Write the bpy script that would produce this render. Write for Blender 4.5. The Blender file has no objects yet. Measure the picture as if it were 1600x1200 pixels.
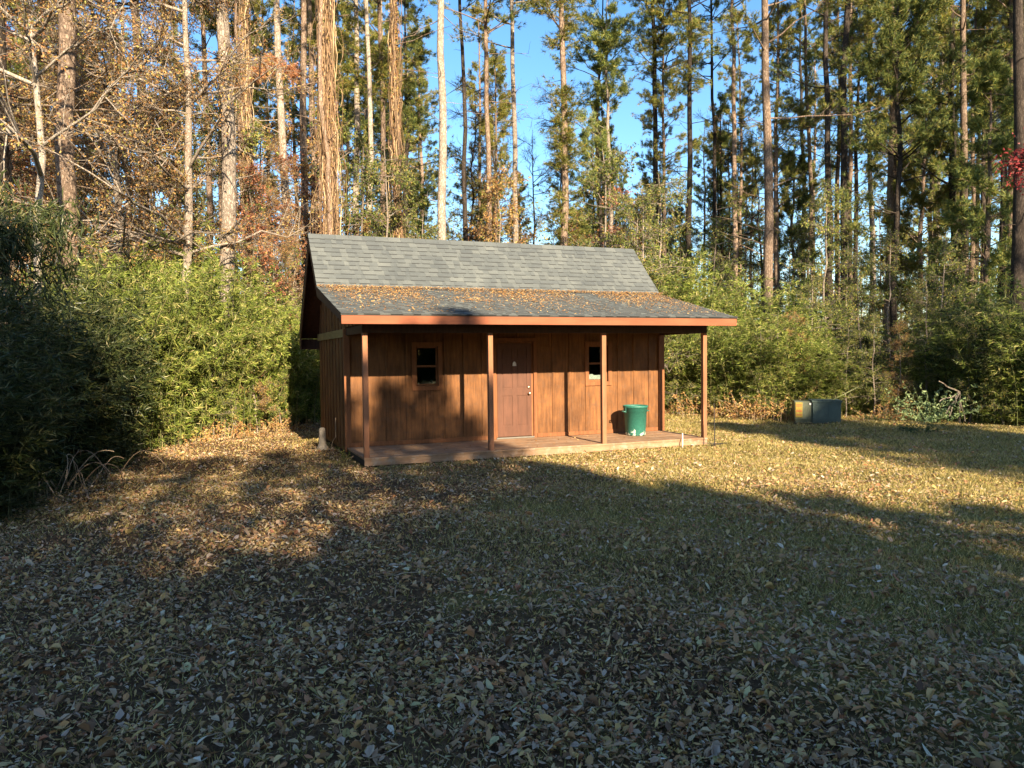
import bpy, bmesh, math, random
import numpy as np
from mathutils import Vector, Matrix

# ------------------------------------------------------------------ camera, world, sun
S = bpy.context.scene
COL = S.collection
CX, CY, CZ = -2.561, -15.105, 1.782
YAW, PITCH, ROLL, FPX = 0.3817, -0.0378, -0.0110, 1193.4
GZ = -0.17                      # ground level (the shed's deck top is z = 0)

def ray(u, v):
    x3 = (u - 800) / FPX; z3 = -(v - 600) / FPX
    cr, sr = math.cos(ROLL), math.sin(ROLL)
    x = x3 * cr - z3 * sr; z2 = x3 * sr + z3 * cr
    cp, sp = math.cos(PITCH), math.sin(PITCH)
    y = cp - z2 * sp; z = sp + z2 * cp
    cy, sy = math.cos(YAW), math.sin(YAW)
    return Vector((x * cy + y * sy, -x * sy + y * cy, z))

fw = ray(800, 600).normalized()
rt = (ray(801, 600) - ray(800, 600)).normalized()
up = rt.cross(fw).normalized()
cam = bpy.data.cameras.new('camera'); camo = bpy.data.objects.new('camera', cam); COL.objects.link(camo)
camo.matrix_world = Matrix(((rt.x, up.x, -fw.x, CX), (rt.y, up.y, -fw.y, CY), (rt.z, up.z, -fw.z, CZ), (0, 0, 0, 1)))
cam.sensor_width = 36; cam.lens = FPX / 1600 * 36; cam.clip_start = .05; cam.clip_end = 2000
S.camera = camo

SUN_EL = math.radians(23.9)
SUNV = Vector((0.006, -1.0, math.tan(SUN_EL))).normalized()      # towards the sun
w = bpy.data.worlds.new('World'); S.world = w; w.use_nodes = True
nt = w.node_tree; nt.nodes.clear()
sky = nt.nodes.new('ShaderNodeTexSky'); sky.sky_type = 'NISHITA'; sky.sun_disc = False
sky.sun_elevation = SUN_EL; sky.sun_rotation = math.atan2(SUNV.x, SUNV.y)
sky.air_density = 1.0; sky.dust_density = 0.6; sky.ozone_density = 2.0
bg = nt.nodes.new('ShaderNodeBackground'); bg.inputs[1].default_value = 0.082
ow = nt.nodes.new('ShaderNodeOutputWorld')
hs = nt.nodes.new('ShaderNodeHueSaturation'); hs.inputs['Saturation'].default_value = 1.24
nt.links.new(sky.outputs[0], hs.inputs['Color']); nt.links.new(hs.outputs[0], bg.inputs[0]); nt.links.new(bg.outputs[0], ow.inputs[0])
sl = bpy.data.lights.new('sun', 'SUN'); so = bpy.data.objects.new('sun', sl); COL.objects.link(so)
sl.energy = 5.0; sl.angle = math.radians(0.53); sl.color = (1.0, 0.83, 0.60)
so.rotation_euler = SUNV.to_track_quat('Z', 'Y').to_euler(); so.location = (0, -40, 30)
S.view_settings.view_transform = 'Standard'; S.view_settings.look = 'None'
S.view_settings.gamma = 1; S.view_settings.use_curve_mapping = False
S.view_settings.exposure = 1.86
S.cycles.diffuse_bounces = 2

# ------------------------------------------------------------------ materials
def mat(name):
    m = bpy.data.materials.new(name); m.use_nodes = True
    n = m.node_tree; b = n.nodes['Principled BSDF']
    return m, n, b
def N(n, t, **k):
    o = n.nodes.new(t)
    for a, v in k.items(): setattr(o, a, v)
    return o
def ramp(n, stops, interp='LINEAR'):
    r = n.nodes.new('ShaderNodeValToRGB'); e = r.color_ramp.elements; r.color_ramp.interpolation = interp
    while len(e) < len(stops): e.new(.5)
    for q, (p, c) in zip(e, stops): q.position = p; q.color = (*c, 1)
    return r
def noise(n, scale, detail=6, rough=.6, stretch=None, src='Object'):
    tc = N(n, 'ShaderNodeTexCoord'); mp = N(n, 'ShaderNodeMapping')
    if stretch: mp.inputs['Scale'].default_value = stretch
    n.links.new(tc.outputs[src], mp.inputs[0])
    t = N(n, 'ShaderNodeTexNoise'); t.inputs['Scale'].default_value = scale
    t.inputs['Detail'].default_value = detail; t.inputs['Roughness'].default_value = rough
    n.links.new(mp.outputs[0], t.inputs['Vector'])
    return t
def mix(n, a, b, f, mode='MIX'):
    m = N(n, 'ShaderNodeMix', data_type='RGBA', blend_type=mode)
    if isinstance(f, (int, float)): m.inputs[0].default_value = f
    else: n.links.new(f, m.inputs[0])
    for i, v in ((6, a), (7, b)):
        if isinstance(v, tuple): m.inputs[i].default_value = (*v, 1)
        else: n.links.new(v, m.inputs[i])
    return m.outputs[2]
def bump(n, b, h, strength=.4, dist=.01):
    u = N(n, 'ShaderNodeBump'); u.inputs['Strength'].default_value = strength; u.inputs['Distance'].default_value = dist
    n.links.new(h, u.inputs['Height']); n.links.new(u.outputs[0], b.inputs['Normal'])

def leafmat(name, stops, trans=.3, rough=.55, var=.25):
    m, n, b = mat(name)
    g = N(n, 'ShaderNodeNewGeometry'); r = ramp(n, stops)
    n.links.new(g.outputs['Random Per Island'], r.inputs[0])
    oi = N(n, 'ShaderNodeObjectInfo')
    hv = N(n, 'ShaderNodeHueSaturation'); mr = N(n, 'ShaderNodeMapRange')
    mr.inputs[3].default_value = 1 - var; mr.inputs[4].default_value = 1 + var
    n.links.new(oi.outputs['Random'], mr.inputs[0]); n.links.new(mr.outputs[0], hv.inputs['Value'])
    n.links.new(r.outputs[0], hv.inputs['Color'])
    n.links.new(hv.outputs[0], b.inputs['Base Color']); b.inputs['Roughness'].default_value = rough
    b.inputs['Specular IOR Level'].default_value = .3
    tr = N(n, 'ShaderNodeBsdfTranslucent'); n.links.new(hv.outputs[0], tr.inputs[0])
    ms = N(n, 'ShaderNodeMixShader'); ms.inputs[0].default_value = trans
    n.links.new(b.outputs[0], ms.inputs[1]); n.links.new(tr.outputs[0], ms.inputs[2])
    n.links.new(ms.outputs[0], n.nodes['Material Output'].inputs[0])
    return m

def woodmat(name, dark, light, blotch=.5, sc=3.0, stretch=(1, 1, .12), rough=.75, dirt=None):
    m, n, b = mat(name)
    t = noise(n, sc * 6, 8, .65, stretch); t2 = noise(n, sc * .5, 5, .6)
    r = ramp(n, [(.3, dark), (.7, light)]); n.links.new(t.outputs[0], r.inputs[0])
    r2 = ramp(n, [(.35, (1 - blotch,) * 3), (.65, (1, 1, 1))]); n.links.new(t2.outputs[0], r2.inputs[0])
    c = mix(n, r.outputs[0], r2.outputs[0], 1.0, 'MULTIPLY')
    if dirt:
        t3 = noise(n, 7, 8, .7); r3 = ramp(n, [(.5, (0, 0, 0)), (.72, (1, 1, 1))]); n.links.new(t3.outputs[0], r3.inputs[0])
        c = mix(n, c, dirt, r3.outputs[0])
    n.links.new(c, b.inputs['Base Color']); b.inputs['Roughness'].default_value = rough
    b.inputs['Specular IOR Level'].default_value = .25
    bump(n, b, t.outputs[0], .35, .004)
    return m

def barkmat(name, a, bcol, crack, sc=17.0):
    m, n, b = mat(name)
    tc = N(n, 'ShaderNodeTexCoord'); mp = N(n, 'ShaderNodeMapping'); mp.inputs['Scale'].default_value = (1, 1, .33)
    n.links.new(tc.outputs['Object'], mp.inputs[0])
    v = N(n, 'ShaderNodeTexVoronoi', feature='DISTANCE_TO_EDGE'); v.inputs['Scale'].default_value = sc
    n.links.new(mp.outputs[0], v.inputs['Vector'])
    t = noise(n, 5, 8, .7, (1, 1, .4)); oi = N(n, 'ShaderNodeObjectInfo')
    r = ramp(n, [(.3, a), (.7, bcol)]); n.links.new(t.outputs[0], r.inputs[0])
    dt = noise(n, 12, 4, .7); dm = N(n, 'ShaderNodeVectorMath', operation='SCALE'); dm.inputs['Scale'].default_value = .12; n.links.new(dt.outputs[1], dm.inputs[0]); da = N(n, 'ShaderNodeVectorMath', operation='ADD'); n.links.new(mp.outputs[0], da.inputs[0]); n.links.new(dm.outputs[0], da.inputs[1]); n.links.new(da.outputs[0], v.inputs['Vector'])
    rc = ramp(n, [(.0, (.25, .25, .25)), (.22, (1, 1, 1))]); n.links.new(v.outputs[0], rc.inputs[0])
    c = mix(n, crack, r.outputs[0], rc.outputs[0])
    hv = N(n, 'ShaderNodeHueSaturation'); mr = N(n, 'ShaderNodeMapRange'); mr.inputs[3].default_value = .72; mr.inputs[4].default_value = 1.25
    n.links.new(oi.outputs['Random'], mr.inputs[0]); n.links.new(mr.outputs[0], hv.inputs['Value']); n.links.new(c, hv.inputs['Color'])
    n.links.new(hv.outputs[0], b.inputs['Base Color']); b.inputs['Roughness'].default_value = .9
    b.inputs['Specular IOR Level'].default_value = .1
    bump(n, b, rc.outputs[0], .8, .02)
    return m

def plain(name, col, rough=.6, metal=0.0, var=.15, sc=12):
    m, n, b = mat(name)
    t = noise(n, sc, 6, .65); r = ramp(n, [(.3, tuple(x * (1 - var) for x in col)), (.7, tuple(min(1, x * (1 + var)) for x in col))])
    n.links.new(t.outputs[0], r.inputs[0]); n.links.new(r.outputs[0], b.inputs['Base Color'])
    b.inputs['Roughness'].default_value = rough; b.inputs['Metallic'].default_value = metal
    return m

M = {}
M['bark_pine'] = barkmat('pine_bark', (.17, .115, .08), (.36, .27, .20), (.07, .045, .03))
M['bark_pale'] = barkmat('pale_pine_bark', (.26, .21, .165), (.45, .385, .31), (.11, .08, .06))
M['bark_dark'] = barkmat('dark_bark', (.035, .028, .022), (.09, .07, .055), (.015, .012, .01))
M['bark_grey'] = barkmat('grey_twig_bark', (.22, .18, .14), (.40, .34, .27), (.15, .11, .08), 20)
M['bark_white'] = barkmat('white_limb_bark', (.30, .25, .20), (.48, .42, .34), (.22, .18, .14), 20)
M['vine'] = leafmat('vine_bark', [(0, (.06, .035, .02)), (.4, (.18, .105, .055)), (.8, (.32, .21, .11)), (1, (.44, .33, .19))], 0, .8, .1)
M['needle'] = leafmat('pine_needles', [(0, (.035, .065, .02)), (.4, (.10, .14, .035)), (.75, (.20, .225, .05)), (1, (.36, .30, .07))], .25, .5, .3)
M['rust_needle'] = leafmat('dead_rusty_needles', [(0, (.20, .07, .03)), (.5, (.38, .16, .07)), (1, (.50, .26, .13))], .2, .6, .1)
M['needle_y'] = leafmat('yellowing_pine_needles', [(0, (.07, .10, .02)), (.45, (.15, .17, .03)), (.8, (.28, .25, .05)), (1, (.40, .24, .07))], .25, .5, .2)
M['leaf_tan'] = leafmat('dry_tan_leaves', [(0, (.16, .07, .03)), (.35, (.34, .17, .06)), (.65, (.48, .29, .10)), (.88, (.50, .38, .12)), (1, (.25, .28, .06))], .35, .6, .2)
M['leaf_rust'] = leafmat('rusty_leaves', [(0, (.14, .05, .03)), (.5, (.32, .12, .06)), (1, (.45, .22, .10))], .3, .6, .2)
M['leaf_yg'] = leafmat('yellow_green_leaves', [(0, (.05, .08, .02)), (.5, (.15, .19, .04)), (.85, (.32, .32, .07)), (1, (.45, .30, .08))], .35, .55, .25)
M['leaf_red'] = leafmat('red_leaves', [(0, (.16, .015, .02)), (1, (.34, .05, .045))], .3, .5, .1)
M['leaf_pale'] = leafmat('pale_green_leaves', [(0, (.16, .24, .09)), (1, (.38, .46, .22))], .35, .5, .1)
M['bamboo'] = leafmat('cane_leaves', [(0, (.06, .09, .015)), (.35, (.16, .21, .035)), (.72, (.27, .32, .06)), (.9, (.42, .40, .11)), (1, (.52, .43, .19))], .35, .45, .22)
M['bamboo_dark'] = leafmat('shaded_cane_leaves', [(0, (.02, .032, .012)), (.6, (.055, .075, .022)), (.9, (.12, .13, .04)), (1, (.25, .21, .09))], .3, .4, .15)  # darker copy of the cane leaves, shade put into the colour
M['culm_dark'] = leafmat('shaded_cane_stalks', [(0, (.03, .04, .015)), (1, (.10, .10, .04))], 0, .6, .1)  # stalk colour darkened for shade likewise
M['culm'] = leafmat('cane_stalks', [(0, (.05, .07, .02)), (.6, (.13, .14, .045)), (1, (.30, .25, .12))], 0, .5, .1)
M['evergreen'] = leafmat('evergreen_leaves', [(0, (.03, .05, .015)), (1, (.08, .11, .03))], .15, .5, .1)
M['litter'] = leafmat('fallen_leaves', [(0, (.07, .035, .018)), (.14, (.20, .105, .05)), (.30, (.38, .23, .115)), (.44, (.40, .31, .24)),
                                        (.58, (.48, .35, .18)), (.72, (.50, .33, .11)), (.84, (.36, .15, .08)), (.94, (.30, .25, .09)), (.98, (.44, .40, .20)), (1, (.68, .60, .50))], .12, .6, 0)
M['roof_litter'] = leafmat('dry_leaves_on_roof', [(0, (.12, .05, .02)), (.4, (.34, .17, .055)), (.8, (.50, .29, .10)), (1, (.6, .46, .2))], .15, .6, 0)
M['grass'] = leafmat('grass_blades', [(0, (.09, .08, .025)), (.3, (.24, .20, .06)), (.6, (.45, .36, .11)), (.85, (.60, .47, .17)), (1, (.62, .52, .30))], .4, .6, 0)
M['dry'] = leafmat('dry_vines', [(0, (.22, .14, .08)), (1, (.42, .33, .22))], 0, .7, .1)

M['wall'] = woodmat('stained_plywood', (.10, .041, .015), (.27, .115, .038), .45, 3, (1, 1, .10), dirt=(.12, .06, .03))
M['trim'] = woodmat('stained_trim', (.15, .058, .022), (.27, .105, .04), .2, 3)
M['fascia'] = woodmat('fascia_paint', (.22, .07, .032), (.29, .095, .044), .18, 2, (.15, 1, 1))
M['post'] = woodmat('post_wood', (.22, .09, .042), (.36, .16, .08), .25, 3, (1, 1, .08))
M['deck'] = woodmat('deck_boards', (.23, .125, .065), (.40, .25, .145), .35, 2.5, (.10, 1, 1), dirt=(.30, .24, .18))
M['door'] = woodmat('door_paint', (.09, .040, .024), (.135, .058, .034), .2, 2, (1, 1, .2), .5)
M['eave'] = woodmat('shade_darkened_eave', (.045, .02, .012), (.09, .04, .022), .2, 3)  # wood colour darkened to deepen the shade under roof and porch ceiling
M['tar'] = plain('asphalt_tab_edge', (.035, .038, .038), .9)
M['cloth'] = plain('dim_curtain', (.13, .12, .10), .8)
M['dark'] = plain('dark_inside', (.012, .01, .009), .8)
M['olive_board'] = woodmat('untreated_board', (.20, .14, .05), (.30, .22, .09), .2, 3, (1, .2, 1))
M['white'] = plain('white_plastic', (.62, .60, .55), .5)
M['concrete'] = plain('weathered_pale_pipe', (.38, .31, .22), .85, 0, .2, 20)
M['brass'] = plain('brass_hardware', (.75, .62, .42), .3, .9, .05)
M['rod'] = plain('dark_steel_rod', (.05, .045, .04), .5, .6)
M['green_can'] = None

m, n, b = mat('granulated_shingles')                     # each tab has its own tone
g = N(n, 'ShaderNodeNewGeometry'); r = ramp(n, [(0, (.085, .095, .096)), (.5, (.100, .111, .110)), (1, (.122, .133, .128))])
n.links.new(g.outputs['Random Per Island'], r.inputs[0])
t = noise(n, 160, 3, .8); r2 = ramp(n, [(.3, (.62, .62, .62)), (.7, (1.25, 1.25, 1.25))]); n.links.new(t.outputs[0], r2.inputs[0])
t3 = noise(n, 1.2, 5, .6); r3 = ramp(n, [(.35, (.8, .8, .8)), (.65, (1.08, 1.06, 1.02))]); n.links.new(t3.outputs[0], r3.inputs[0])
c = mix(n, mix(n, r.outputs[0], r2.outputs[0], 1, 'MULTIPLY'), r3.outputs[0], 1, 'MULTIPLY')
n.links.new(c, b.inputs['Base Color']); b.inputs['Roughness'].default_value = .9; b.inputs['Specular IOR Level'].default_value = .2
bump(n, b, t.outputs[0], .5, .002); M['shingle'] = m

m, n, b = mat('scuffed_green_plastic')
t = noise(n, 9, 8, .75); tc = N(n, 'ShaderNodeTexCoord'); sx = N(n, 'ShaderNodeSeparateXYZ'); n.links.new(tc.outputs['Object'], sx.inputs[0])
mz = N(n, 'ShaderNodeMapRange'); mz.inputs[1].default_value = .02; mz.inputs[2].default_value = .24; mz.inputs[3].default_value = .12; mz.inputs[4].default_value = -.12
n.links.new(sx.outputs[2], mz.inputs[0]); ad = N(n, 'ShaderNodeMath', operation='ADD'); n.links.new(t.outputs[0], ad.inputs[0]); n.links.new(mz.outputs[0], ad.inputs[1])
r = ramp(n, [(.60, (0, 0, 0)), (.64, (1, 1, 1))]); n.links.new(ad.outputs[0], r.inputs[0])
t2 = noise(n, 30, 6, .7); r2 = ramp(n, [(.3, (.010, .085, .062)), (.75, (.03, .165, .12))]); n.links.new(t2.outputs[0], r2.inputs[0])
n.links.new(mix(n, r2.outputs[0], (.55, .62, .52), r.outputs[0]), b.inputs['Base Color']); b.inputs['Roughness'].default_value = .55
M['green_can'] = m

m, n, b = mat('transformer_paint')
t = noise(n, 3, 7, .7); r = ramp(n, [(.3, (.035, .055, .045)), (.7, (.075, .11, .09))]); n.links.new(t.outputs[0], r.inputs[0])
n.links.new(r.outputs[0], b.inputs['Base Color']); b.inputs['Roughness'].default_value = .7; M['xf'] = m
M['xf_olive'] = plain('transformer_side', (.075, .085, .05), .5, 0, .3, 5)
M['yellow'] = plain('yellow_sticker', (.26, .18, .02), .7)
M['redtext'] = plain('red_sticker_text', (.3, .06, .02), .6)

m, n, b = mat('window_glass')
gl = N(n, 'ShaderNodeBsdfGlossy'); gl.inputs['Roughness'].default_value = .02
tp = N(n, 'ShaderNodeBsdfTransparent'); tp.inputs[0].default_value = (.75, .8, .78, 1)
fr = N(n, 'ShaderNodeFresnel'); fr.inputs[0].default_value = 1.7; ms = N(n, 'ShaderNodeMixShader')
n.links.new(fr.outputs[0], ms.inputs[0]); n.links.new(tp.outputs[0], ms.inputs[1]); n.links.new(gl.outputs[0], ms.inputs[2])
n.links.new(ms.outputs[0], n.nodes['Material Output'].inputs[0]); M['glass'] = m

m, n, b = mat('leafy_lawn')
t = noise(n, .35, 5, .6); t2 = noise(n, 14, 10, .8); t4 = noise(n, 60, 6, .8)
lit = ramp(n, [(.25, (.02, .012, .008)), (.5, (.085, .05, .027)), (.7, (.24, .16, .085)), (.85, (.40, .30, .18))]); n.links.new(t2.outputs[0], lit.inputs[0])
gr = ramp(n, [(.25, (.05, .05, .018)), (.5, (.19, .165, .05)), (.75, (.38, .30, .10))]); n.links.new(t4.outputs[0], gr.inputs[0])
sx = N(n, 'ShaderNodeSeparateXYZ'); tc = N(n, 'ShaderNodeTexCoord'); n.links.new(tc.outputs['Object'], sx.inputs[0])
mx = N(n, 'ShaderNodeMapRange'); mx.inputs[1].default_value = -4; mx.inputs[2].default_value = 7; mx.inputs[3].default_value = -.25; mx.inputs[4].default_value = .2
n.links.new(sx.outputs[0], mx.inputs[0]); ad = N(n, 'ShaderNodeMath', operation='ADD'); n.links.new(t.outputs[0], ad.inputs[0]); n.links.new(mx.outputs[0], ad.inputs[1])
rf = ramp(n, [(.42, (0, 0, 0)), (.6, (1, 1, 1))]); n.links.new(ad.outputs[0], rf.inputs[0])
n.links.new(mix(n, lit.outputs[0], gr.outputs[0], rf.outputs[0]), b.inputs['Base Color']); b.inputs['Roughness'].default_value = .95
b.inputs['Specular IOR Level'].default_value = .1
bump(n, b, t2.outputs[0], .8, .03); M['ground'] = m

# ------------------------------------------------------------------ mesh helpers
class Geo:
    def __init__(s): s.v = []; s.f = []; s.n = 0
    def add(s, V, F):
        V = np.asarray(V, np.float32).reshape(-1, 3); F = np.asarray(F, np.int64)
        s.v.append(V); s.f.append(F + s.n); s.n += len(V)
    def mesh(s, name, m, smooth=False):
        me = bpy.data.meshes.new(name)
        if s.n:
            V = np.concatenate(s.v); me.vertices.add(len(V)); me.vertices.foreach_set('co', V.ravel())
            li = np.concatenate([f.ravel() for f in s.f]); tot = np.concatenate([np.full(len(f), f.shape[1]) for f in s.f])
            me.loops.add(len(li)); me.loops.foreach_set('vertex_index', li.astype(np.int32))
            me.polygons.add(len(tot)); st = np.concatenate([[0], np.cumsum(tot)[:-1]])
            me.polygons.foreach_set('loop_start', st.astype(np.int32)); me.polygons.foreach_set('loop_total', tot.astype(np.int32))
            me.polygons.foreach_set('use_smooth', np.full(len(tot), bool(smooth)))
            me.update(calc_edges=True); me.validate()
        me.materials.append(m)
        return me
    # shapes
    def box(s, x0, x1, y0, y1, z0, z1):
        V = [(x, y, z) for z in (z0, z1) for y in (y0, y1) for x in (x0, x1)]
        s.add(V, [(0, 2, 3, 1), (4, 5, 7, 6), (0, 1, 5, 4), (2, 6, 7, 3), (0, 4, 6, 2), (1, 3, 7, 5)])
    def prism(s, poly, axis, a0, a1):          # poly: list of 2-tuples in the plane across axis
        k = len(poly); V = []
        for a in (a0, a1):
            for p in poly:
                V.append((a, p[0], p[1]) if axis == 'x' else ((p[0], a, p[1]) if axis == 'y' else (p[0], p[1], a)))
        s.add(V, [(i, (i + 1) % k, (i + 1) % k + k, i + k) for i in range(k)])
        s.f.append(np.array([list(range(k))[::-1]]) + s.n - 2 * k); s.f.append(np.array([list(range(k, 2 * k))]) + s.n - 2 * k)
    def tubes(s, P, R, sides=3, cap=False):    # P n,k,3   R n,k
        P = np.asarray(P, float); R = np.asarray(R, float)
        if P.ndim == 2: P = P[None]; R = R[None]
        n_, k = P.shape[:2]
        if n_ == 0: return
        T = np.gradient(P, axis=1); T /= np.linalg.norm(T, axis=2, keepdims=True) + 1e-9
        ref = np.where(np.abs(T[:, :1, 2:3]) > .8, np.array([1., 0, 0]), np.array([0, 0, 1.])); ref = np.broadcast_to(ref, T.shape)
        U = np.cross(T, ref); U /= np.linalg.norm(U, axis=2, keepdims=True) + 1e-9; Vv = np.cross(T, U)
        a = np.arange(sides) * 2 * np.pi / sides
        ring = P[:, :, None] + R[:, :, None, None] * (np.cos(a)[None, None, :, None] * U[:, :, None] + np.sin(a)[None, None, :, None] * Vv[:, :, None])
        idx = np.arange(n_ * k * sides).reshape(n_, k, sides); j = np.roll(idx, -1, 2)
        F = np.stack([idx[:, :-1], j[:, :-1], j[:, 1:], idx[:, 1:]], -1).reshape(-1, 4)
        s.add(ring.reshape(-1, 3), F)
        if cap:
            b0 = s.n - n_ * k * sides
            for q in (idx[:, -1], idx[:, 0][:, ::-1]): s.f.append(q + b0)
    def leaves(s, P, D, L, Wd, rng, fold=.25, up=None):   # kite leaves; P,D n,3  L,Wd n
        n_ = len(P)
        if n_ == 0: return
        D = D / (np.linalg.norm(D, axis=1, keepdims=True) + 1e-9)
        r_ = rng.normal(size=(n_, 3)) if up is None else up + rng.normal(size=(n_, 3)) * .35
        Sd = np.cross(D, r_); Sd /= np.linalg.norm(Sd, axis=1, keepdims=True) + 1e-9; Nn = np.cross(Sd, D)
        L = L[:, None]; Wd = Wd[:, None]
        a = P; t_ = P + D * L - Nn * L * .12; m_ = P + D * L * .42
        V = np.stack([a, m_ + Sd * Wd * .5 + Nn * Wd * fold, t_, m_ - Sd * Wd * .5 + Nn * Wd * fold], 1)
        i = np.arange(n_)[:, None] * 4
        s.add(V.reshape(-1, 3), np.concatenate([i + np.array([[0, 1, 2]]), i + np.array([[0, 2, 3]])]))
    def needles(s, P, D, rng, m_=14, L=(.15, .25), wd=.016, spread=.8):
        n_ = len(P)
        if n_ == 0: return
        P = np.repeat(P, m_, 0); D = np.repeat(D, m_, 0)
        d = D + rng.normal(size=P.shape) * spread; d /= np.linalg.norm(d, axis=1, keepdims=True) + 1e-9
        l = rng.uniform(L[0], L[1], len(P))[:, None]
        sd = np.cross(d, rng.normal(size=P.shape)); sd /= np.linalg.norm(sd, axis=1, keepdims=True) + 1e-9
        P = P - D * rng.uniform(0, .12, len(P))[:, None]
        V = np.stack([P - sd * wd / 2, P + sd * wd / 2, P + d * l], 1)
        s.add(V.reshape(-1, 3), np.arange(len(P) * 3).reshape(-1, 3))
    def lathe(s, prof, seg=32, cx=0, cy=0, closed=False):
        k = len(prof); V = []
        for r_, z in prof:
            for q in range(seg): a = 2 * math.pi * q / seg; V.append((cx + r_ * math.cos(a), cy + r_ * math.sin(a), z))
        F = [(i * seg + q, i * seg + (q + 1) % seg, (i + 1) * seg + (q + 1) % seg, (i + 1) * seg + q) for i in range(k - 1) for q in range(seg)]
        s.add(V, F)

def obj(name, g, m, parent=None, smooth=False, loc=None, label=None):
    me = g.mesh(name, m, smooth) if isinstance(g, Geo) else g
    o = bpy.data.objects.new(name, me); COL.objects.link(o)
    if parent: o.parent = parent
    if loc is not None: o.location = loc
    if label: o['label'] = label
    return o
def tag(o, label, cat=None, group=None, kind=None):
    o['label'] = label
    if cat: o['category'] = cat
    if group: o['group'] = group
    if kind: o['kind'] = kind
    return o
def thing(name, label, cat, loc=(0, 0, 0), rz=0, group=None):
    o = bpy.data.objects.new(name, None); COL.objects.link(o); o.location = loc; o.rotation_euler = (0, 0, rz)
    o.empty_display_size = .2
    return tag(o, label, cat, group)
def dup(o, loc, rz, sc, label, group=None, tilt=(0, 0)):
    c = o.copy(); COL.objects.link(c); c.location = loc; c.rotation_euler = (tilt[0], tilt[1], rz)
    c.scale = sc if hasattr(sc, '__len__') else (sc, sc, sc); c['label'] = label
    if group: c['group'] = group
    for ch in o.children:
        d = ch.copy(); COL.objects.link(d); d.parent = c
    return c

def gh(x, y):                                     # gentle lawn relief, flat under the shed
    x = np.asarray(x, float); y = np.asarray(y, float)
    h = .035 * np.sin(x * .9 + 1.3) * np.cos(y * .7) + .025 * np.sin(x * 2.3 + y * 1.7) + .012 * np.sin(x * 5.1 - y * 4.3)
    dx = np.maximum(np.maximum(-.6 - x, x - 7.9), 0); dy = np.maximum(np.maximum(-2.2 - y, y - 4), 0)
    k = np.clip(np.hypot(dx, dy) / 1.5, 0, 1)
    return GZ + (h - .02) * k
def at(u, d):                                     # ground point seen in column u, d metres away
    r_ = ray(u, 560); r2 = Vector((r_.x, r_.y, 0)).normalized()
    x = CX + r2.x * d; y = CY + r2.y * d
    return x, y

# ------------------------------------------------------------------ ground
g = Geo()
xs = np.unique(np.concatenate([np.linspace(-400, -12, 12), np.linspace(-12, 24, 181), np.linspace(24, 400, 12)]))
ys = np.unique(np.concatenate([np.linspace(-300, -17, 12), np.linspace(-17, 12, 146), np.linspace(12, 500, 14)]))
X, Y = np.meshgrid(xs, ys, indexing='ij'); Z = gh(X, Y)
idx = np.arange(X.size).reshape(X.shape)
g.add(np.stack([X, Y, Z], -1).reshape(-1, 3), np.stack([idx[:-1, :-1], idx[1:, :-1], idx[1:, 1:], idx[:-1, 1:]], -1).reshape(-1, 4))
o = obj('ground', g, M['ground'], smooth=True); o['kind'] = 'structure'; o['label'] = 'lawn strewn with fallen leaves around the shed'

# ------------------------------------------------------------------ the shed
W, D, E_, O_ = 7.235, 1.722, .427, .419
ZE, FH = 2.507, .168
YR, ZR, YB, ZB = 1.944, 4.431, .718, 3.193
YRE = 4.02; ZRE = ZR - (ZR - ZB) / (YR - YB) * (YRE - YR); B = 3.70
EY = -D - E_
shed = thing('shed', 'brown wooden cabin shed with grey shingle roof and covered porch in the clearing', 'shed', (0, 0, GZ))
def sp(name, g, m, parent=None, smooth=False, label=None):
    o = obj(name, g, m, parent or shed, smooth, label=label)
    o.location = (0, 0, -GZ if parent is None else 0)
    return o
RT = lambda y: (ZR - (YR - y) * (ZR - ZB) / (YR - YB)) if YB <= y <= YR else (ZB - (YB - y) * (ZB - ZE) / (YB - EY) if y < YB else ZR - (y - YR) * (ZR - ZB) / (YR - YB))
WINS = [(1.40, 1.87), (5.33, 5.82)]; WZ0, WZ1 = 1.17, 1.98
DX0, DX1, DZ1 = 3.13, 3.995, 2.07
# front wall with real openings
g = Geo(); cuts = sorted([(a, b_, WZ0, WZ1) for a, b_ in WINS] + [(DX0, DX1, .035, DZ1)])
x = 0
for a, b_, z0, z1 in cuts:
    g.box(x, a, 0, .09, -.1, 2.6); g.box(a, b_, 0, .09, -.1, z0); g.box(a, b_, 0, .09, z1, 2.6); x = b_
g.box(x, W, 0, .09, -.1, 2.6)
for bx in np.arange(.40, W - .1, .4064):
    hit = [c for c in cuts if c[0] - .12 < bx < c[1] + .12]
    if hit:
        c = hit[0]
        if c[2] > .5: g.box(bx - .024, bx + .024, -.018, -.0005, .0, c[2] - .10)
        g.box(bx - .024, bx + .024, -.018, -.0005, c[3] + .10, 2.33)
    else: g.box(bx - .024, bx + .024, -.018, -.0005, 0, 2.33)
front = sp('front_wall', g, M['wall'])
g = Geo(); g.box(.07, DX0 - .09, -.022, -.0005, .002, .085); g.box(DX1 + .09, W - .12, -.022, -.0005, .002, .085)
sp('base_board', g, M['trim'])
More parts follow.
